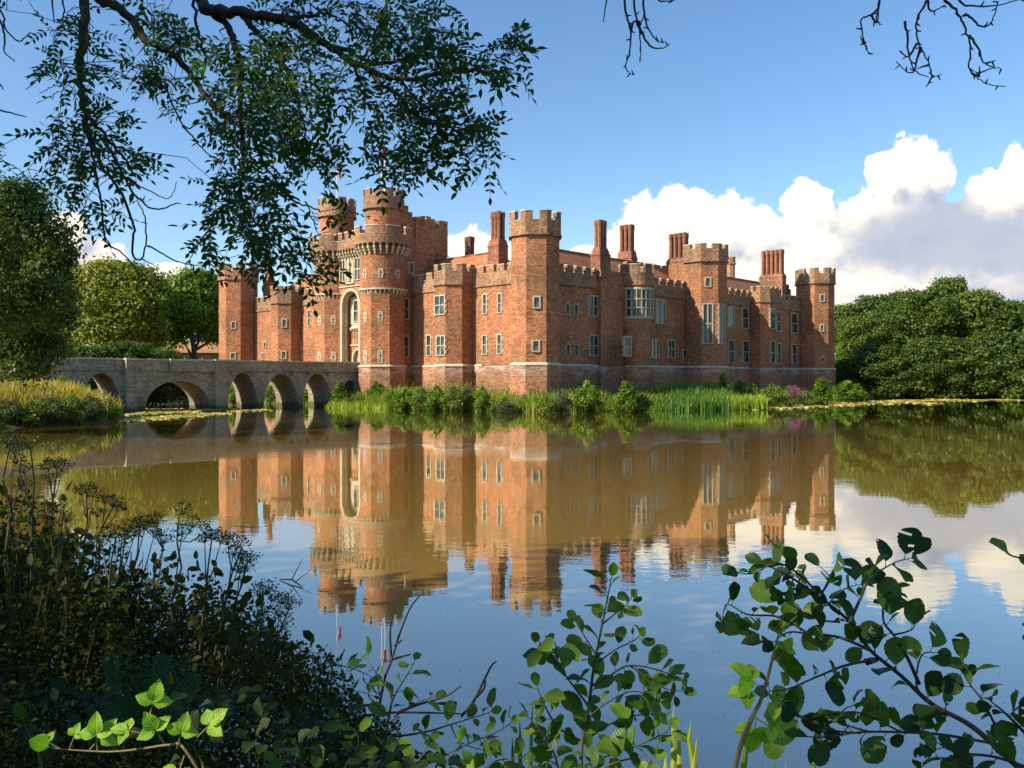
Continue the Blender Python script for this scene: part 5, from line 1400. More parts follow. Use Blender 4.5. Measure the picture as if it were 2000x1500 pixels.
# ------------------------------------------------ overhanging ash tree
ash = empty('ash_tree', (-6.2, 4.0, 1.7)); AO = Vector((-6.2, 4.0, 1.7))
tag(ash, 'ash tree whose leafy boughs hang across the top left of the view', 'tree')
limb = MB()
skel = []        # (point, radius) nodes foliage can attach to
def spl(pts, n=6):
    out = []; P_ = [Vector(p) for p in pts]
    for i in range(len(P_)-1):
        p0 = P_[max(i-1, 0)]; p1 = P_[i]; p2 = P_[i+1]; p3 = P_[min(i+2, len(P_)-1)]
        for k in range(n):
            t = k/n; out.append(0.5*((2*p1) + (p2-p0)*t + (2*p0-5*p1+4*p2-p3)*t*t + (3*p1-p0-3*p2+p3)*t**3))
    out.append(P_[-1]); return out
def bough(pts, r0, r1, d0=5.0, d1=None, mb=None, attach=True, wob=0.012):
    """pts in photo pixels, followed at a real distance d0..d1 from the viewer"""
    d1 = d1 or d0; n = len(pts)
    Q = [W3(x, y, d0+(d1-d0)*i/(n-1)) - AO for i, (x, y) in enumerate(pts)]
    wob = wob if attach else min(wob, .004); C_ = spl(Q, 5); C_ = [c + Vector((random.gauss(0, wob*.4), random.gauss(0, wob), random.gauss(0, wob*.4))) for c in C_]
    rad = [(r0+(r1-r0)*(i/(len(C_)-1))**0.65)*(0.82 if attach else 1) for i in range(len(C_))]
    (mb or limb).tube(C_, rad, 6)
    if attach:
        for c, r in zip(C_, rad): skel.append((c, r))
# trunk and the high scaffold out of view
tr = MB(); tr.tube([(0, 0, -0.4), (0.1, 0.05, 2), (0.5, 0.2, 4), (1.2, 0.5, 5.6), (2.4, 0.9, 6.4)], [0.26, 0.22, 0.18, 0.13, 0.09], 10)
tr.tube([(0.5, 0.2, 4), (0.2, -0.8, 6), (-.6, -1.2, 8), (-.4, -1.4, 11)], [.15, .12, .09, .04], 8)
tr.tube([(1.2, 0.5, 5.6), (3.2, 0.8, 6.3), (6.2, 1.0, 6.6), (9.5, 1.2, 6.3), (11.2, 1.2, 5.9)], [.10, .08, .06, .045, .03], 7)
tr.build('trunk', M['bark_dark'], ash, smooth=True)
A = W3
bough([(60,-200),(120,-90),(166,-10),(163,60),(155,120),(160,175),(165,215),(175,260),(190,300)], .05, .018, 5.2)
bough([(60,-190),(150,-60),(190,-5),(225,12),(258,38),(280,75),(310,92),(345,112),(375,150),(400,185),(430,218),(452,240)], .05, .015, 5.4, 5.0)
bough([(180,-260),(300,-100),(385,-10),(405,18),(440,22),(500,30),(560,38),(600,60),(640,90),(680,115),(720,135),(775,152),(830,150),(900,135),(960,140)], .062, .012, 5.5, 4.8)
bough([(405,18),(440,45),(455,80),(468,130),(470,170),(468,220),(472,280),(476,330),(470,370)], .034, .012, 5.4, 5.1)
bough([(470,25),(500,60),(540,100),(560,140),(575,180),(590,230)], .026, .010, 5.4, 5.2)
bough([(560,38),(600,30),(640,28),(665,40),(700,50)], .020, .007, 5.3)
bough([(640,90),(680,100),(720,122),(770,120),(820,115),(870,112),(910,125),(950,135)], .020, .006, 5.1, 4.7)
bough([(720,135),(745,165),(780,185),(800,215),(830,235),(880,250),(915,275)], .020, .006, 5.0, 4.7)
bough([(680,115),(700,150),(710,180),(712,210)], .016, .006, 5.1)
bough([(775,152),(800,180),(840,215),(870,235)], .013, .005, 4.9)
bough([(345,112),(350,85),(330,60),(310,35)], .014, .006, 5.3)
bough([(375,150),(395,150),(400,110),(388,60),(380,0),(375,-40)], .010, .012, 5.2)
bough([(400,185),(420,210),(450,225),(480,245),(500,290),(530,340),(560,380),(590,400),(625,410)], .014, .005, 5.0, 4.7)
bough([(470,370),(480,410),(505,440),(540,480),(575,500)], .012, .004, 5.1, 4.8)
bough([(590,230),(600,280),(600,330)], .010, .004, 5.1)
bough([(165,215),(185,240),(205,265),(225,290),(250,320),(262,345)], .016, .008, 5.2, 5.1)
bough([(190,300),(200,330),(215,345),(235,375),(255,420),(262,450),(258,490),(264,505),(276,505),(285,470),(283,425),(270,395)], .012, .0035, 5.1, attach=False)
bough([(215,290),(240,340),(262,380),(275,390),(290,405),(315,408),(340,398),(352,398)], .010, .003, 5.1, attach=False)
bough([(288,480),(300,485),(325,500),(350,512),(375,517),(400,519)], .006, .0025, 5.1, attach=False)
bough([(375,516),(382,535),(396,541),(415,534),(423,522)], .005, .002, 5.1, attach=False)
bough([(240,345),(265,360),(290,372),(325,388),(338,378),(345,355)], .006, .002, 5.1, attach=False)
bough([(172,262),(180,300),(190,350),(198,400),(203,450),(210,475),(235,492),(256,512),(275,540),(305,560),(332,578)], .010, .003, 5.2, 5.1, attach=False)
bough([(276,505),(285,510),(300,518),(312,525)], .005, .002, 5.1, attach=False)
bough([(320,155),(335,200),(355,240),(370,250),(395,240),(420,265),(445,235)], .007, .003, 5.1, attach=False)
bough([(355,245),(380,270),(405,300),(440,318),(460,318)], .006, .002, 5.1, attach=False)
bough([(180,120),(200,105),(225,122),(240,118)], .004, .002, 5.2, attach=False)
for q in ([(735,200),(745,260),(748,300)], [(668,180),(690,230),(672,270),(685,300)], [(560,350),(588,345),(580,330)], [(600,395),(615,440),(620,455),(640,450)]): bough(q, .006, .002, 5.0)
# twigs at the far left border
for q in ([(-60,-30),(0,20),(10,55),(35,80),(48,75),(60,62)], [(0,38),(10,75),(8,100),(30,120)], [(-40,200),(0,215),(30,222),(52,228)], [(-30,140),(0,165),(6,175)], [(100,-20),(106,45)], [(120,-10),(125,20),(118,45)]): bough(q, .008, .003, 5.3, attach=False)
LB_ = limb.build('limbs', M['bark_dark'], ash, smooth=True)
# leafless hanging shoots along the top of the view, on the same tree's long limb
bare = MB(); bare2 = MB()
for q in ([(1188,-60),(1184,0),(1178,45)], [(1215,-60),(1222,20),(1232,60),(1230,100),(1222,125),(1226,140),(1238,146)], [(1236,-60),(1240,20),(1248,52),(1251,90),(1250,122)], [(1255,-60),(1258,25),(1268,60),(1285,80),(1298,84)],
          [(1248,52),(1262,80),(1278,94),(1296,93),(1308,86)], [(1232,60),(1240,40),(1248,52),(1256,35),(1258,20)], [(1270,-20),(1290,3),(1318,0)],
          [(1722,-60),(1716,10),(1700,30),(1682,38),(1685,70),(1690,90),(1696,104)], [(1724,-30),(1712,35),(1722,48)], [(1690,85),(1680,72)], [(1702,30),(1712,45),(1718,20)],
          [(1830,-60),(1810,0),(1792,35),(1790,60),(1798,92),(1815,125),(1822,148),(1838,146)], [(1822,148),(1808,170)], [(1798,92),(1790,120),(1784,140),(1770,140),(1750,120)], [(1790,85),(1775,110),(1756,98)], [(1768,42),(1772,80),(1775,108),(1790,140),(1815,150)], [(1815,125),(1790,135)],
          [(1845,0),(1870,25),(1882,50),(1895,90),(1893,130),(1905,148),(1925,163),(1962,170)], [(1893,70),(1910,95),(1925,125),(1955,135)], [(1925,125),(1945,118)], [(1905,148),(1920,140),(1945,130)], [(1912,150),(1914,128)], [(1882,30),(1895,32),(1915,52),(1935,45),(1945,20),(1950,2)], [(1870,-20),(1880,8),(1925,12),(1960,8),(2010,-8)], [(1812,0),(1820,22),(1845,10)], [(1830,-40),(1845,0)]):
    s = 1.0
    bm_ = bare if q[0][0] < 1500 else bare2; bough(q, .0085, .0024, 5.0, mb=bm_, attach=False, wob=.006)
    Q = spl([W3(x, y, 5.0)-AO for x, y in q], 5)
    for c in Q[::3]:   # buds
        if random.random() < .6:
            dirn = Vector((random.gauss(0, 1), random.gauss(0, .5), random.gauss(0, 1))).normalized(); bm_.tube([c, c+dirn*.03], [.006, .003], 4)
for (x0, x1) in ((1170, 1330), (1700, 2010)):
    bough([(x0-60, -420), (x0, -140), ((x0+x1)/2, -75), (x1, -60)], .03, .016, 5.0, mb=(bare if x0 < 1500 else bare2), attach=False)
bare.build('bare_twigs', M['bark_dark'], ash, smooth=True); bare2.build('bare_twigs', M['bark_dark'], ash, smooth=True)

# foliage: compound leaves clustered on twigs grown from the boughs
CL = [  # px, py, rx, ry, leaves, distance
 (145,20,40,30,16,5.2),(115,60,25,35,12,5.2),(190,60,32,35,12,5.2),(150,110,50,40,26,5.2),(100,110,22,30,8,5.2),(195,140,35,25,14,5.2),(140,165,30,25,14,5.2),
 (180,190,18,20,8,5.1),(115,250,28,40,20,5.1),(160,255,45,45,44,5.1),(210,250,40,40,22,5.1),(140,305,48,28,26,5.1),(200,300,50,35,30,5.1),(60,345,35,24,20,5.0),(270,305,28,25,20,5.0),(155,370,20,40,12,5.1),(190,420,35,18,14,5.0),(170,395,15,15,5,5.0),(245,395,16,12,4,5.0),(110,160,20,16,6,5.2),
 (300,30,35,35,22,5.3),(335,55,30,28,18,5.3),(270,85,18,25,7,5.3),(345,75,25,25,12,5.3),(365,95,28,25,14,5.2),(285,140,26,28,18,5.2),(320,140,34,30,24,5.2),(350,180,28,30,14,5.2),(400,125,25,20,10,5.1),(430,80,28,35,22,5.2),(480,130,35,40,26,5.2),
 (520,20,50,22,18,5.4),(600,10,60,20,16,5.3),(540,70,45,35,28,5.3),(520,130,50,45,44,5.2),(570,110,45,45,34,5.2),(460,180,40,40,34,5.1),(520,190,50,40,48,5.1),(580,180,45,40,30,5.1),(440,230,30,25,18,5.0),(500,240,45,35,36,5.0),(560,240,45,38,36,5.0),(620,230,30,28,14,5.0),
 (470,290,35,35,30,5.0),(540,300,50,38,36,5.0),(600,290,40,28,26,4.9),(620,322,32,20,16,4.8),(425,355,30,22,18,5.0),(470,350,35,28,28,5.0),(520,350,42,30,26,4.9),(420,410,30,30,22,5.0),(470,410,45,35,42,4.9),(530,400,45,32,30,4.8),(425,470,35,28,24,4.9),(480,460,42,32,36,4.9),(545,450,40,28,22,4.8),(560,490,40,24,22,4.8),(600,520,30,22,16,4.7),(595,470,25,25,14,4.7),(630,415,26,16,8,4.7),(680,420,16,12,3,4.7),(450,500,25,12,6,4.9),(580,545,25,12,5,4.7),(632,495,20,18,6,4.7),
 (680,20,40,26,20,5.2),(735,30,45,32,28,5.1),(790,40,40,30,24,5.1),(830,20,40,20,12,5.1),(880,10,30,14,8,5.0),(660,60,30,18,10,5.2),(730,80,40,30,26,5.0),(790,90,50,32,40,5.0),(850,85,45,30,34,4.9),(900,110,35,25,22,4.8),(680,135,25,35,14,5.0),(750,120,40,22,18,5.0),
 (950,115,28,22,14,4.7),(985,90,28,20,18,4.7),(1015,85,22,18,14,4.6),(965,155,18,22,8,4.7),(1005,120,22,22,10,4.6),(860,140,35,28,20,4.8),(900,165,22,20,10,4.8),(700,190,30,35,16,4.9),(760,190,35,32,24,4.9),(810,190,38,32,30,4.8),(850,215,40,30,30,4.8),(760,240,30,28,18,4.9),(810,250,42,30,34,4.8),(870,250,42,30,32,4.7),(920,250,35,24,20,4.7),(950,260,25,18,12,4.6),(750,280,28,25,16,4.8),(800,300,35,22,16,4.8),(860,290,25,20,8,4.7),(845,330,20,18,8,4.7),(780,335,28,16,10,4.8),(930,300,34,20,16,4.6),(945,325,20,12,6,4.6),(735,325,18,16,6,4.8),(680,215,14,30,5,4.9),
 (-15,290,30,25,12,5.3),(5,10,18,20,5,5.3),(-20,230,30,30,6,5.3),(640,160,30,40,16,5.0),(600,60,40,30,14,5.3),(650,300,14,14,3,4.8)]
tw = MB(); LP = []; LN = []; LU = []; LS = []
from mathutils import kdtree
for (cx, cy, rx, ry, nn_, d) in CL:
    cpts = []
    for k in range(max(2, int(nn_*(0.34 if (cy > 370 and cx > 560) else (0.52 if 250 < cx < 930 and cy < 340 else 0.44))))):
        a = random.uniform(0, 6.283); q = math.sqrt(random.random())
        cpts.append(W3(cx+rx*q*math.cos(a), cy+ry*q*math.sin(a), d+random.gauss(0, .28)) - AO)
    kd = kdtree.KDTree(len(skel))
    for i, (c, r) in enumerate(skel): kd.insert(c, i)
    kd.balance()
    cpts.sort(key=lambda p: kd.find(p)[2])
    local = []
    for p in cpts:
        bc, bi, bd = kd.find(p); br_ = skel[bi][1]; src = bc
        for (lc, lr) in local:
            dd = (lc-p).length
            if dd < bd*0.85: bd = dd; src = lc; br_ = lr
        if bd > 0.04:
            mid = src.lerp(p, .5) + Vector((random.gauss(0, .02), random.gauss(0, .02), 0.03*bd/.3))
            r_ = min(br_*.7, .0055 if bd < .6 else .008); r_ = max(r_, .0022); tw.tube([src, mid, p], [r_, r_*.75, .0018], 4)
        local.append((p, .004)); 
        dirv_ = (p-src); dirv_ = dirv_.normalized() if dirv_.length > .02 else Vector((random.gauss(0,1), 0, random.gauss(0,1))).normalized()
        # one to three pinnate leaves at the twig tip
        for j in range(random.choice((1, 1, 2))):
            dl = (dirv_*0.6 + Vector((random.gauss(0, .7), random.gauss(0, .6), random.gauss(-.35, .45)))).normalized()
            Ln = random.uniform(.11, .18); side = dl.cross(Vector((random.gauss(0, .3), random.gauss(0, 1) , 1))).normalized(); nrm_ = side.cross(dl).normalized()
            drp = Vector((0, 0, -random.uniform(.15, .5)))
            prev = p; nl_ = random.choice((4, 5, 5))
            for q in range(1, nl_+1):
                t = q/(nl_+0.0); c = p + dl*Ln*t + drp*Ln*t*t*.6
                if q < nl_:
                    for sg in (1, -1):
                        LP.append(c); LU.append(side*sg*1.0 + dl*.55 + Vector((0, 0, -.25))); LN.append(nrm_ + Vector((random.gauss(0, .25), random.gauss(0, .25), random.gauss(0, .25)))); LS.append(Ln*random.uniform(.27, .35))
                else: LP.append(c); LU.append(dl+drp); LN.append(nrm_); LS.append(Ln*.36)
                tw.tube([prev, c], .0013, 3); prev = c
    skel += [(c, r) for c, r in local[::3]]
tw.build('twigs', M['bark_dark'], ash)
me = cloud_mesh('foliage', np.array(LP), np.array(LN), np.array(LS), [(0, 0, 0), (.20, .3, .04), (.18, .62, .04), (0, 1, -.06), (-.18, .62, .04), (-.20, .3, .04)], LEAF6F, M['ash'], up=np.array(LU))
link_mesh('foliage', me, ash)

# ------------------------------------------------ dark undergrowth on the near bank
def top_curve(px):
    xs = [-300, 0, 70, 150, 230, 300, 380, 450, 490, 530, 570, 640, 690, 720, 760]; ys = [905, 955, 985, 1015, 1045, 1085, 1110, 1135, 1190, 1240, 1275, 1300, 1345, 1420, 1510]
    return np.interp(px, xs, ys)
Yr = 4.0   # distance of the ridge of the bank vegetation
def Htop(X, Y):
    px = CX + X/Yr*F; z = CAMZ + (HY-top_curve(px))/F*Yr
    return z - np.abs(Y-Yr)*np.where(Y < Yr, 0.22, 0.55) + 0.10*np.sin(X*7+Y*5)*np.sin(Y*6-X*2)
n = 230000
X = rng.uniform(-4.6, -0.55, n); Y = rng.uniform(2.1, 6.2, n); T_ = Htop(X, Y); G_ = hgt(X, Y)
t_ = rng.random(n)**0.45; Z = G_ + (T_-G_)*t_
lump = np.array([noise.noise(Vector((x*1.7, y*1.7, z*1.9))) for x, y, z in zip(X[::1], Y, Z)])
ok = (T_ > G_+0.05) & (lump + 0.35*(1-t_) > -0.12); P_ = np.c_[X, Y, Z][ok]; k = len(P_)
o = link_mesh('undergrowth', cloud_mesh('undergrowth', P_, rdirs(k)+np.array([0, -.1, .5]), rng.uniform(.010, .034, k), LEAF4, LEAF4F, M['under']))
tag(o, 'dark tangled undergrowth of small leaves on the near left bank', 'undergrowth', kind='stuff')
# twiggy stalks through the undergrowth
mb = MB()
for k in range(200):
    x = random.uniform(-3.4, -.6); y = random.uniform(3.0, 5.2); zt = float(Htop(np.array(x), np.array(y))); zg = ZC(x, y)
    if zt < zg+.2: continue
    dx, dy = random.gauss(0, .12), random.gauss(0, .08); mb.tube([(x, y, zg), (x+dx*.5, y+dy*.5, (zg+zt)/2), (x+dx, y+dy, zt+random.uniform(-.1, .05))], [.004, .003, .0015], 4)
o = mb.build('dead_stalks', M['stem']); tag(o, 'thin dry stalks tangled through the near undergrowth', 'stalks', kind='stuff')

# ------------------------------------------------ umbel herbs standing above it
def umbel_plant(base, tips, label, rr=.055):
    root = empty('umbel_herb', base); mb = MB(); um = MB(); LPp = []; b0 = Vector((0, 0, 0))
    main = Vector(tips[0]) - Vector(base); nodes = [b0.lerp(main, t) + Vector((random.gauss(0, .01), random.gauss(0, .01), 0)) for t in (0, .25, .5, .7, .85, 1)]
    mb.tube(nodes, [.0065, .006, .0055, .0045, .0035, .003], 5)
    ends = [(main, (nodes[-1]-nodes[-2]).normalized(), rr)]
    for tp in tips[1:]:
        q = Vector(tp)-Vector(base); i = random.choice((2, 3, 4)) if q.z > main.z*.7 else 2
        a = nodes[i]; mid = a.lerp(q, .5) + Vector((0, 0, -.02)) ; mb.tube([a, mid, q], [.0035, .003, .002], 4); ends.append((q, (q-mid).normalized(), rr*random.uniform(.7, 1)))
    for (e, dr, r_) in ends:
        LPp = []; um = MB()
        s1 = dr.orthogonal().normalized(); s2 = dr.cross(s1)
        for k in range(13):
            a = k*2.4; q = (0.25+.75*(k/13)**.6); rp = e + dr*r_*(1.0-.45*q*q) + (s1*math.cos(a)+s2*math.sin(a))*r_*q
            um.tube([e, rp], .0012, 3)
            for j in range(5): LPp.append(rp + Vector((random.gauss(0, .007), random.gauss(0, .007), random.gauss(0, .006))))
        A_ = np.array(LPp); fh = link_mesh('flower_head', cloud_mesh('flower_head', A_, rdirs(len(A_)), rng.uniform(.008, .014, len(A_)), LEAF4, LEAF4F, M['herb']), root)
        link_mesh('spokes', um.mesh('spokes', M['stem']), fh)
    link_mesh('stems', mb.mesh('stems', M['stem']), root)
    Lf = []; 
    for nd in nodes[1:4]:
        for j in range(16): Lf.append(nd + Vector((random.gauss(0, .06), random.gauss(0, .06), random.gauss(0, .04))))
    A_ = np.array(Lf); link_mesh('leaves', cloud_mesh('leaves', A_, rdirs(len(A_))+np.array([0, 0, .5]), rng.uniform(.03, .07, len(A_)), LEAF6, LEAF6F, M['herb']), root)
    tag(root, label, 'herb', 'umbel herbs on the near bank'); return root
UM = [ # distance, base px, tips
 (3.6, (20,1300), [(15,870),(28,885),(45,880),(30,905)], 'tallest seeding stalk at the left border of the near bank'),
 (3.5, (60,1280), [(60,878),(48,925),(50,960),(25,870)], 'stalk with dark seed clusters right of the tallest one'),
 (3.6, (80,1300), [(108,915),(95,918),(120,922),(100,945)], 'stalk leaning right with two dark clusters above the left mass'),
 (3.7, (140,1300), [(170,965),(160,968),(182,972)], 'flat umbel herb in front of the golden reflection'),
 (3.7, (150,1320), [(218,990),(205,985),(228,1000),(190,1010)], 'umbel herb reaching right below the bridge reflection'),
 (3.6, (190,1330), [(250,1040),(262,1048),(238,1050)], 'low umbel herb against the first reflected sky'),
 (3.8, (250,1340), [(270,1030),(282,1035),(300,1050)], 'thin umbel herb with bare stalk'),
 (3.7, (290,1340), [(308,1025),(300,1022),(320,1062)], 'small-headed umbel herb in the middle of the near bank'),
 (3.6, (330,1350), [(358,1005),(375,1030),(355,1045),(398,1042)], 'wide umbel herb, the tallest of the middle group'),
 (3.6, (380,1360), [(418,1055),(400,1060),(430,1062)], 'umbel herb right of the wide tallest one'),
 (3.5, (400,1370), [(465,1070),(455,1085),(470,1095),(445,1065)], 'umbel herb leaning out over the blue reflection'),
 (3.5, (420,1380), [(484,1100),(478,1110),(468,1120)], 'small umbel herb at the right end of the upper group'),
 (3.4, (440,1400), [(522,1158),(505,1165),(530,1175),(550,1180),(515,1200)], 'umbel herb with three heads over the water'),
 (3.4, (480,1420), [(560,1190),(545,1205),(552,1225)], 'lowest umbel herb near the blue water'),
 (3.5, (110,1320), [(110,1000),(95,1015),(130,1020)], 'umbel herb low in the dark mass at left'),
 (3.5, (220,1330), [(215,1050),(200,1070),(232,1075)], 'umbel herb low in the dark mass near the middle'),
]
for (d, bp_, tips, lab) in UM:
    umbel_plant(W3(*bp_, d+.1), [W3(x, y, d+random.gauss(0, .06)) for x, y in tips], lab, .048)

# ------------------------------------------------ leaf shapes for close plants
def leaf_geo(mb, base, dr, nrm_, L, W, kind='alder', curl=.18, holes=False):
    """one broad leaf with a midrib fold, wavy toothed rim"""
    dr = dr.normalized(); side = dr.cross(nrm_).normalized(); nn2 = side.cross(dr).normalized()
    if kind == 'alder': prof = [(0,.0),(.06,.11),(.12,.21),(.19,.30),(.27,.38),(.35,.43),(.43,.465),(.51,.49),(.59,.50),(.67,.485),(.75,.45),(.82,.40),(.89,.31),(.95,.19),(.985,.10),(1.0,.02)]
    elif kind == 'bramble': prof = [(0,.0),(.05,.16),(.10,.26),(.16,.34),(.22,.40),(.29,.44),(.37,.455),(.45,.45),(.53,.425),(.61,.385),(.69,.33),(.77,.26),(.85,.18),(.92,.10),(1.0,.0)]
    else: prof = [(0,.0),(.12,.14),(.3,.26),(.5,.30),(.7,.24),(.86,.13),(1,.0)]
    mid = []; ls = []; rs = []; ph = random.uniform(0, 6)
    for i, (t, w_) in enumerate(prof):
        tw_ = 1 + (.07 if i % 2 else -.05)*(1.0 if kind == 'bramble' else .6) + random.uniform(-.03, .03)
        c = base + dr*L*t + nn2*(-curl*L*t*t + .0)
        mid.append(c); wv = .035*L*math.sin(ph+t*9)
        ls.append(c + side*W*w_*tw_ + nn2*(W*w_*.30 + wv)); rs.append(c - side*W*w_*tw_ + nn2*(W*w_*.30 - wv))
    V = mid + ls + rs; n_ = len(prof); fs = []
    for i in range(n_-1):
        if not (holes and random.random() < .02): fs.append((i, n_+i, n_+i+1, i+1))
        if not (holes and random.random() < .02): fs.append((i, i+1, 2*n_+i+1, 2*n_+i))
    mb.add([tuple(v) for v in V], fs)
    if hasattr(mb, 'uvd'): mb.uvd += [(0.0, t) for t, _ in prof] + [(w_*2, t) for t, w_ in prof]*2
def leaf_mesh(lf, name, mat):
    me = lf.mesh(name, mat, smooth=True); ul = me.uv_layers.new(name='UVMap')
    vi = np.empty(len(me.loops), np.int32); me.loops.foreach_get('vertex_index', vi)
    ul.data.foreach_set('uv', np.array(lf.uvd, np.float32)[vi].ravel()); return me
def woody(name, base_w, shoots, label, cat, lm, sm, leaf_L=.07, leaf_W=None, kind='alder', spacing=.045, group=None, pet=.012, holes=False, r0=.006, depth_j=.05, dens=1.0, upb=.5):
    """shoots: list of (list of world points, leaf from fraction)"""
    root = empty(name, base_w); B = Vector(base_w); st_ = MB(); lf = MB(); lf.uvd = []
    for (pts, f0, rr) in shoots:
        C_ = spl([Vector(p)-B for p in pts], 6); n_ = len(C_); rad = [rr*(1-.75*i/(n_-1)) for i in range(n_)]; st_.tube(C_, rad, 6)
        L_ = 0; last = 0; side_ = 1
        for i in range(1, n_):
            L_ += (C_[i]-C_[i-1]).length
            if i/(n_-1) < f0: last = L_; continue
            while L_ - last > spacing/dens:
                last += spacing/dens*random.uniform(.7, 1.3); side_ *= -1
                t = (C_[i]-C_[i-1]).normalized(); sd = t.cross(Vector((random.gauss(0, .5), -1, random.gauss(0, .4)))).normalized()*side_
                dr = (t*.55 + sd*random.uniform(.6, 1.1) + Vector((random.gauss(0, .25), random.gauss(0, .35), random.gauss(.05, .25)))).normalized()
                p0_ = C_[i]; p1_ = p0_ + dr*pet*random.uniform(.7, 1.4); st_.tube([p0_, p1_], [rr*.3, rr*.18], 4)
                s = random.choice((random.uniform(.35, .7), random.uniform(.7, 1.15), random.uniform(.7, 1.15)))
                nr_ = Vector((random.gauss(0, .7), random.gauss(-.25, .55), upb + random.gauss(.35, .35)))
                leaf_geo(lf, p1_, dr, nr_, leaf_L*s, (leaf_W or leaf_L*.8)*s, kind, random.uniform(-.15, .5), holes)
        t = (C_[-1]-C_[-2]).normalized(); leaf_geo(lf, C_[-1], t, Vector((0, -1, .6)), leaf_L*.6, leaf_L*.4, kind)
    link_mesh('stems', st_.mesh('stems', sm, smooth=True), root)
    me = leaf_mesh(lf, 'leaves', lm); link_mesh('leaves', me, root)
    tag(root, label, cat, group); return root
def PX(pts, d0, d1=None, j=.03):
    d1 = d1 or d0; n_ = len(pts); return [W3(x, y, d0+(d1-d0)*i/max(1, n_-1)+random.gauss(0, j)) for i, (x, y) in enumerate(pts)]

# right alder bough
d = 2.05
sh = [(PX([(2150,1640),(1990,1500),(1900,1420),(1820,1375),(1760,1320),(1700,1270),(1660,1215),(1600,1165),(1540,1125),(1490,1100)], 2.3, 2.0), .25, .0085),
      (PX([(1700,1270),(1640,1245),(1580,1238),(1540,1235),(1510,1255)], 2.1, 2.05), .2, .0045),
      (PX([(1700,1290),(1650,1300),(1600,1320),(1540,1345),(1500,1350)], 2.15, 2.0), .15, .004),
      (PX([(1795,1335),(1770,1280),(1745,1240),(1725,1210),(1728,1150),(1725,1130)], 2.2, 2.2), .35, .005),
      (PX([(1660,1215),(1680,1170),(1700,1130),(1745,1100),(1780,1090)], 2.05, 2.2), .2, .004),
      (PX([(1600,1165),(1570,1130),(1520,1100),(1470,1120),(1440,1118)], 2.0, 1.95), .2, .0035),
      (PX([(1600,1165),(1620,1130),(1600,1105)], 2.0, 2.0), .1, .003),
      (PX([(1580,1238),(1520,1205),(1460,1200),(1420,1180),(1410,1215)], 2.0, 1.95), .1, .003),
      (PX([(1820,1375),(1790,1340),(1800,1280),(1830,1275)], 2.2, 2.3), .5, .004),
      (PX([(1930,1450),(1840,1435),(1760,1430),(1680,1430),(1610,1440),(1540,1435)], 2.2, 2.0), .15, .0045),
      (PX([(1760,1430),(1700,1400),(1660,1390),(1600,1400)], 2.1, 2.05), .2, .003),
      (PX([(1700,1430),(1640,1410),(1650,1385),(1680,1375)], 2.1, 2.1), .2, .003),
      (PX([(1680,1432),(1620,1425),(1560,1400),(1520,1395)], 2.1, 2.0), .4, .003),
      (PX([(2060,1520),(1950,1480),(1870,1470),(1830,1450)], 2.1, 2.0), .1, .005),
      (PX([(1950,1430),(1920,1370),(1890,1330),(1880,1290)], 2.2, 2.2), .25, .004),
      (PX([(2040,1480),(2000,1430),(1960,1390),(1935,1370)], 2.0, 2.0), .1, .005),
      (PX([(2040,1450),(1980,1400),(1990,1380)], 2.1, 2.0), .1, .004),
      (PX([(1745,1240),(1780,1230),(1790,1210)], 2.2, 2.2), .2, .003),
      (PX([(1640,1200),(1620,1180),(1650,1150),(1690,1140)], 2.1, 2.1), .1, .003), (PX([(1640,1215),(1600,1210),(1560,1190),(1530,1170)], 2.05, 2.0), .1, .003),
      (PX([(1900,1500),(1840,1480),(1800,1490)], 2.0, 2.0), .1, .003)]
woody('alder_bough', W3(2250, 1800, 2.4), sh, 'large dark alder bough with insect-eaten leaves reaching in from the right', 'branch', M['alder'], M['bark_dark'], .070, .052, spacing=.031, holes=True)
woody('alder_bough', W3(2300, 1200, 2.3), [(PX([(2300,1200),(2100,1120),(2020,1095),(1975,1085),(1955,1068)], 2.3, 2.2), .55, .005), (PX([(2150,1200),(2060,1150),(2010,1100)], 2.3, 2.2), .5, .004),
      (PX([(2300,1200),(2080,1230),(2010,1245)], 2.3, 2.2), .7, .003)], 'small tip of alder leaves peeping in at the right edge above the large bough', 'branch', M['alder_young'], M['bark_dark'], .05, .034)
# thorny bramble shoot in front of the alder
br_sh = [(PX([(1420,1620),(1440,1480),(1470,1400),(1485,1370),(1500,1320),(1510,1280),(1522,1235),(1530,1200)], 1.9), 9, .006)]
bro = woody('bramble_shoot', W3(1400, 1650, 1.9), br_sh, 'thorny bramble shoot with sunlit leaflets left of the alder bough', 'bramble', M['bramble'], M['stem_red'], .05)
def trifoliate(lf, st_, o, dr, nr_, L, B, pet=.03, n5=False):
    e = o + dr*pet; st_.tube([o-B, e-B], [.0016, .0012], 4)
    side = dr.cross(nr_).normalized()
    leaf_geo(lf, e-B, dr, nr_, L, L*.78, 'bramble', .15)
    for s in (1, -1): leaf_geo(lf, e-B, (dr*.25 + side*s).normalized(), nr_ + Vector((0, 0, .1)), L*.85, L*.68, 'bramble', .2)
def bramble_leaves(root, specs, mat):
    st_ = MB(); B = Vector(root.location)
    for (x, y, dd, ang, L, nr_) in specs:
        lf = MB(); lf.uvd = []
        trifoliate(lf, st_, W3(x, y, dd), Vector((math.cos(R(ang)), random.gauss(0, .2), math.sin(R(ang)))).normalized(), Vector(nr_), L, B)
        link_mesh('leaf', leaf_mesh(lf, 'leaf', mat), root)
    link_mesh('petioles', st_.mesh('petioles', M['stem_red']), root)
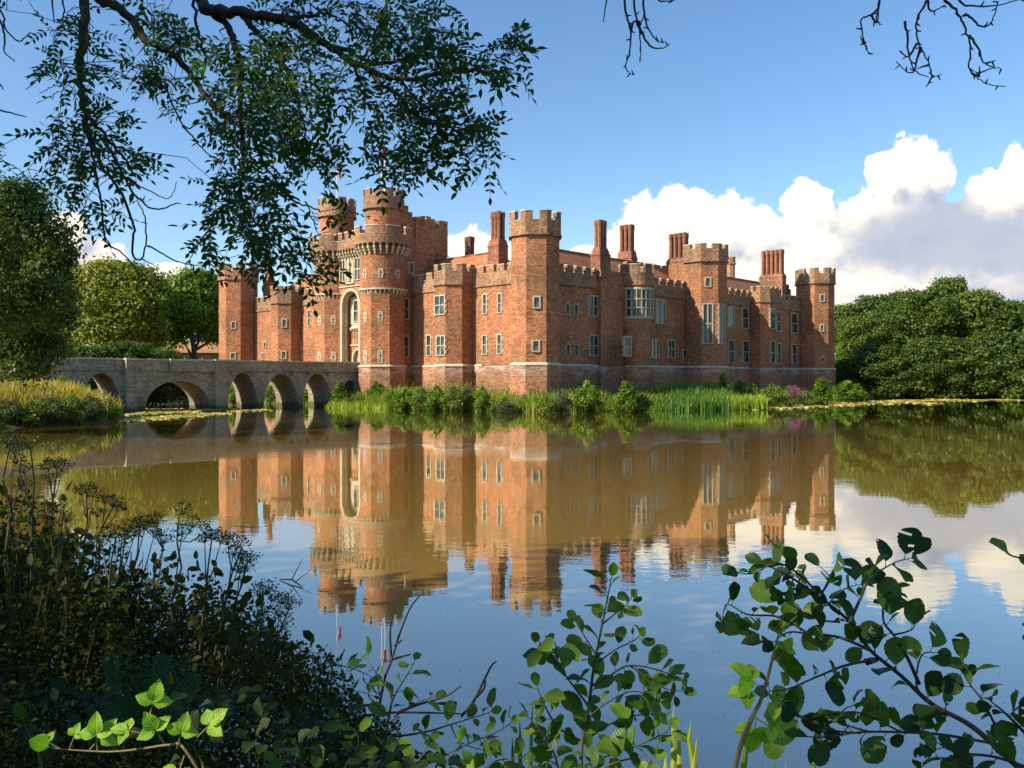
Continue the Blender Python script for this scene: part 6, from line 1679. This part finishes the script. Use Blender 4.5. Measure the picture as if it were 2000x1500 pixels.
bramble_leaves(bro, [(1488,1345,1.88,140,.055,(.2,-.6,.8)), (1490,1350,1.88,185,.05,(-.3,-.5,.9)), (1500,1350,1.9,-60,.05,(0,-.4,.9)), (1478,1400,1.88,-100,.055,(-.1,-.6,.7)), (1480,1405,1.88,-30,.045,(.2,-.6,.7)), (1520,1290,1.92,60,.03,(0,-.7,.6))], M['bramble'])
# sunlit bramble trail at the bottom left
bt = woody('bramble_trail', W3(420, 1560, 1.6), [(PX([(420,1560),(360,1462),(330,1455),(280,1462),(220,1468),(160,1466),(110,1462),(95,1458)], 1.6, 1.65, .01), 9, .0030)], 'sunlit bright green bramble trail across the dark lower left corner', 'bramble', M['bramble'], M['stem_red'])
bramble_leaves(bt, [(320,1452,1.6,118,.040,(.1,-.8,.6)), (290,1405,1.62,80,.042,(.3,-.8,.5)), (345,1462,1.6,75,.038,(.2,-.7,.6)), (385,1440,1.6,45,.042,(-.2,-.7,.6)), (360,1475,1.58,-100,.05,(.1,-.8,.5)), (395,1495,1.58,-60,.045,(.1,-.8,.5)), (190,1466,1.64,95,.042,(0,-.8,.5)), (175,1464,1.64,50,.04,(.3,-.8,.5)), (120,1464,1.66,150,.026,(0,-.7,.6)), (135,1464,1.66,70,.024,(0,-.7,.6)), (280,1432,1.62,170,.034,(0,-.6,.8))], M['bramble'])
woody('bramble_trail', W3(60, 1640, 1.8), [(PX([(100,1640),(80,1490),(55,1430),(45,1405)], 1.8), 9, .003)], 'thin dim bramble stalk at the lower left corner', 'bramble', M['alder'], M['stem'])

# central saplings
sh = [(PX([(1150,1640),(1135,1480),(1150,1380),(1160,1300),(1168,1260),(1180,1200),(1188,1160),(1195,1125)], 2.5), .15, .006),
      (PX([(1150,1380),(1120,1340),(1090,1300),(1070,1275),(1052,1252)], 2.5, 2.45), .1, .004), (PX([(1090,1300),(1085,1260),(1080,1250)], 2.45), .1, .003),
      (PX([(1155,1340),(1190,1320),(1230,1300),(1290,1310),(1330,1330)], 2.5, 2.6), .1, .004), (PX([(1230,1300),(1260,1320),(1300,1345),(1335,1350)], 2.55), .1, .003),
      (PX([(1175,1220),(1200,1200),(1225,1180),(1235,1165)], 2.5), .3, .003), (PX([(1140,1450),(1180,1420),(1230,1400),(1270,1395)], 2.5, 2.5), .1, .004),
      (PX([(1140,1450),(1090,1420),(1060,1370),(1050,1340)], 2.5, 2.45), .2, .004), (PX([(1130,1500),(1200,1470),(1260,1450),(1300,1430),(1310,1420)], 2.4), .1, .004),
      (PX([(1120,1560),(1180,1500),(1240,1480),(1280,1475)], 2.3), .1, .004), (PX([(1150,1400),(1190,1370),(1240,1350),(1290,1370)], 2.5), .1, .003),
      (PX([(1165,1280),(1140,1240),(1125,1215)], 2.5), .2, .003), (PX([(1160,1300),(1200,1270),(1240,1250),(1250,1240)], 2.5), .3, .003),
      (PX([(1120,1640),(1085,1480),(1050,1420),(1030,1400)], 2.5), .1, .004), (PX([(1200,1640),(1160,1520),(1150,1460)], 2.3), .1, .005)]
woody('alder_sapling', W3(1150, 1800, 2.6), sh, 'leafy alder sapling rising in the middle of the foreground', 'sapling', M['alder_young'], M['stem'], .070, .047, spacing=.025, dens=1.0)
sh = [(PX([(740,1640),(745,1500),(760,1400),(770,1360),(800,1310),(810,1290)], 2.6), .1, .005), (PX([(770,1360),(745,1330),(725,1300),(715,1285)], 2.6), .1, .003), (PX([(760,1400),(720,1360),(730,1340)], 2.6), .2, .003),
      (PX([(770,1400),(810,1375),(850,1360)], 2.6), .2, .003), (PX([(760,1440),(830,1430),(880,1415),(930,1400),(960,1390)], 2.6), .1, .004), (PX([(880,1415),(900,1450),(960,1470)], 2.6), .1, .003),
      (PX([(700,1640),(690,1500),(700,1440),(660,1400)], 2.5), .1, .004), (PX([(820,1640),(850,1500),(900,1460),(970,1430),(1000,1410)], 2.5), .1, .004), (PX([(650,1640),(640,1560),(600,1500),(540,1480)], 2.3), .1, .004),
      (PX([(800,1640),(790,1540),(820,1480),(840,1450)], 2.4), .1, .004), (PX([(900,1640),(920,1540),(960,1490),(1020,1480)], 2.4), .1, .004)]
woody('alder_sapling', W3(760, 1800, 2.7), sh, 'spreading sapling left of the middle one, behind bare red twigs', 'sapling', M['alder_young'], M['stem'], .062, .040, spacing=.029)
sh = [(PX([(560,1640),(600,1420),(620,1330),(650,1300),(700,1310),(740,1330)], 3.3), .2, .004), (PX([(600,1420),(640,1370),(690,1350),(730,1360)], 3.2), .1, .003), (PX([(560,1500),(620,1460),(700,1430),(760,1440)], 3.2), .1, .003),
      (PX([(520,1560),(560,1380),(570,1300),(600,1275),(640,1280)], 3.3), .3, .003), (PX([(650,1300),(640,1340),(600,1360)], 3.3), .1, .003), (PX([(560,1420),(620,1400),(660,1410)], 3.2), .1, .003)]
woody('willow_shrub', W3(560, 1700, 3.3), sh, 'dark narrow-leaved shrub hanging over the water at the end of the near bank', 'shrub', M['alder'], M['bark_dark'], .05, .024, 'willow', spacing=.024)
# bare twigs
mb = MB()
for q in ([(735,1420),(750,1330),(765,1290),(780,1240),(800,1190),(820,1163)], [(765,1290),(762,1240),(766,1205)], [(770,1262),(785,1250)], [(760,1290),(785,1282),(802,1278)], [(900,1400),(925,1370),(945,1330),(960,1300),(970,1292)], [(930,1362),(945,1345),(948,1328)],
          [(700,1400),(760,1392),(830,1392),(900,1394)], [(780,1390),(820,1375),(870,1360),(900,1340)]):
    C_ = spl(PX(q, 2.7, 2.7, .01), 5); mb.tube([c - W3(735, 1420, 2.7) for c in C_], [.005*(1-.6*i/len(C_)) for i in range(len(C_))], 5)
o = empty('bare_shrub', W3(735, 1420, 2.7)); link_mesh('twigs', mb.mesh('twigs', M['bark_dark'], smooth=True), o); tag(o, 'bare reddish twigs standing up before the gatehouse reflection', 'twigs')
tg = MB(); gx_, gy_ = ground_pt(570, 1138); tg.tube([(-.25, .2, .01), (0, .0, .05), (.08, -.1, .03), (.25, -.3, .01)], [.008, .014, .012, .006], 5); tg.tube([(0, 0, .05), (.12, .25, .35)], [.010, .004], 5); tg.tube([(.08, -.1, .03), (.3, .1, .2)], [.008, .003], 5)
o = tg.build('floating_twig', M['bark_dark']); o.location = (gx_, gy_, 0); tag(o, 'forked dark twig floating on the blue reflection beyond the umbel herbs', 'twig')
# short piece of driftwood
o = empty('driftwood', W3(860, 1372, 4.0)); mb = MB(); mb.tube([(-.15, 0, 0), (-.05, 0, -.04), (.05, .02, -.03), (.15, 0, -.01)], [.008, .022, .026, .018], 7); link_mesh('log', mb.mesh('log', M['bark_dark'], smooth=True), o)
o.location = (*ground_pt(845, 1372, .02), .02); o.scale = (1.6, 1.6, 1.6); tag(o, 'short curved dark log floating near the left sapling', 'log')
# iris blades rising from the water margin
def iris(px, py, d, blades, label, mat):
    root = empty('iris_clump', W3(px, py, d)); B = Vector(root.location); V = []; Fc = []
    for (x, yt, xb, yb, w_) in blades:
        a = W3(xb, yb, d+random.gauss(0, .05)) - B; b__ = W3(x, yt, d+random.gauss(0, .05)) - B; m_ = a.lerp(b__, .6) + Vector((random.gauss(0, .01), 0, 0)); k = len(V); s = Vector((w_, random.uniform(-.4, .4)*w_, 0))
        for (c, f, q) in ((a, 1, 0), (m_, .9, 1), (a.lerp(b__, .85), .55, 1), (b__, .05, 1)): V += [c-s*f, c + Vector((0, -.35*w_*f, 0)), c+s*f]
        for i in range(3):
            for j in range(2): Fc.append((k+3*i+j, k+3*i+j+1, k+3*i+3+j+1, k+3*i+3+j))
    me = bpy.data.meshes.new('blades'); me.from_pydata([tuple(v) for v in V], [], Fc); me.materials.append(mat); link_mesh('blades', me, root); tag(root, label, 'iris', 'iris clumps at the near water edge')
iris(1030, 1640, 2.6, [(1015,1375+30,1020,1640,.008),(1040,1375,1030,1640,.007),(1055,1420,1040,1640,.009),(1000,1440,1010,1640,.008),(1075,1450,1050,1640,.008),(980,1460,1000,1640,.007)], 'dark iris blades left of the middle sapling', M['reed'])
iris(1330, 1640, 2.4, [(1316,1378,1308,1640,.010),(1350,1408,1325,1640,.011),(1362,1440,1335,1640,.009),(1300,1470,1300,1640,.009),(1328,1425,1318,1640,.010)], 'sunlit broad iris blades right of the middle sapling', M['reed_pale'])
iris(1590, 1640, 2.5, [(1590,1432,1585,1640,.007),(1512,1485,1520,1640,.007),(1535,1488,1530,1640,.007),(1495,1490,1500,1640,.006),(1462,1400,1450,1640,.011)], 'slim iris blades below the alder bough', M['reed'])
# fern
root = empty('fern', W3(330, 1420, 2.6)); B = Vector(root.location); FP = []; FN = []; FU = []; FS = []; mb = MB()
for (ax, ay, bx_, by_, cx_, cy_) in [(300,1440,300,1340,380,1345),(310,1440,330,1330,440,1400),(300,1440,260,1330,210,1310),(310,1450,340,1370,420,1440),(290,1440,250,1370,220,1400),(300,1440,290,1350,330,1310)]:
    C_ = spl([W3(ax, ay, 2.6)-B, W3(bx_, by_, 2.5)-B, W3(cx_, cy_, 2.4)-B], 9); mb.tube(C_, [.003*(1-.7*i/len(C_)) for i in range(len(C_))], 4)
    for i in range(3, len(C_)):
        t = (C_[i]-C_[i-1]).normalized(); sd = t.cross(Vector((0, -1, .6))).normalized(); ln = .10*math.sin(math.pi*(1-(i/len(C_))**1.2)*.9+.1)
        for s in (1, -1):
            for k in range(9):
                c = C_[i] + (sd*s + t*.3 + Vector((0, 0, -.35*(k/9)**2)))*ln*(k/9)
                for q in (1, -1): FP.append(c); FU.append((t*q + sd*s*.5)); FN.append(Vector((0, -.6, .8))); FS.append(.012*(1-.6*k/11))
link_mesh('stalks', mb.mesh('stalks', M['stem']), root)
link_mesh('fronds', cloud_mesh('fronds', np.array(FP), np.array(FN), np.array(FS), LEAF4, LEAF4F, M['fern'], up=np.array(FU)), root); tag(root, 'blue-green fern fronds glinting in the dark lower left', 'fern')
# broad dim leaves of the near bank floor
mb = MB(); mb.uvd = []
for k in range(520):
    x, y = random.uniform(-1.6, .25), random.uniform(1.75, 3.3); px = CX+x/y*F
    lim = np.interp(px, [-200, 480, 620, 760, 900, 1100], [1330, 1340, 1400, 1450, 1475, 1500]); z = CAMZ + (HY-lim)/F*y - abs(random.gauss(0, .10))
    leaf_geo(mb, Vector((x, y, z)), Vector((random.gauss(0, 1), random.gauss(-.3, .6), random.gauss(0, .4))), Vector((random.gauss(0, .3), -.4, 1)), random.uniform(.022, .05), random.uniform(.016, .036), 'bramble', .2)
o = link_mesh('bank_foliage', leaf_mesh(mb, 'bank_foliage', M['bank_leaf'])); tag(o, 'broad dim leaves covering the floor of the near bank', 'foliage', kind='stuff')
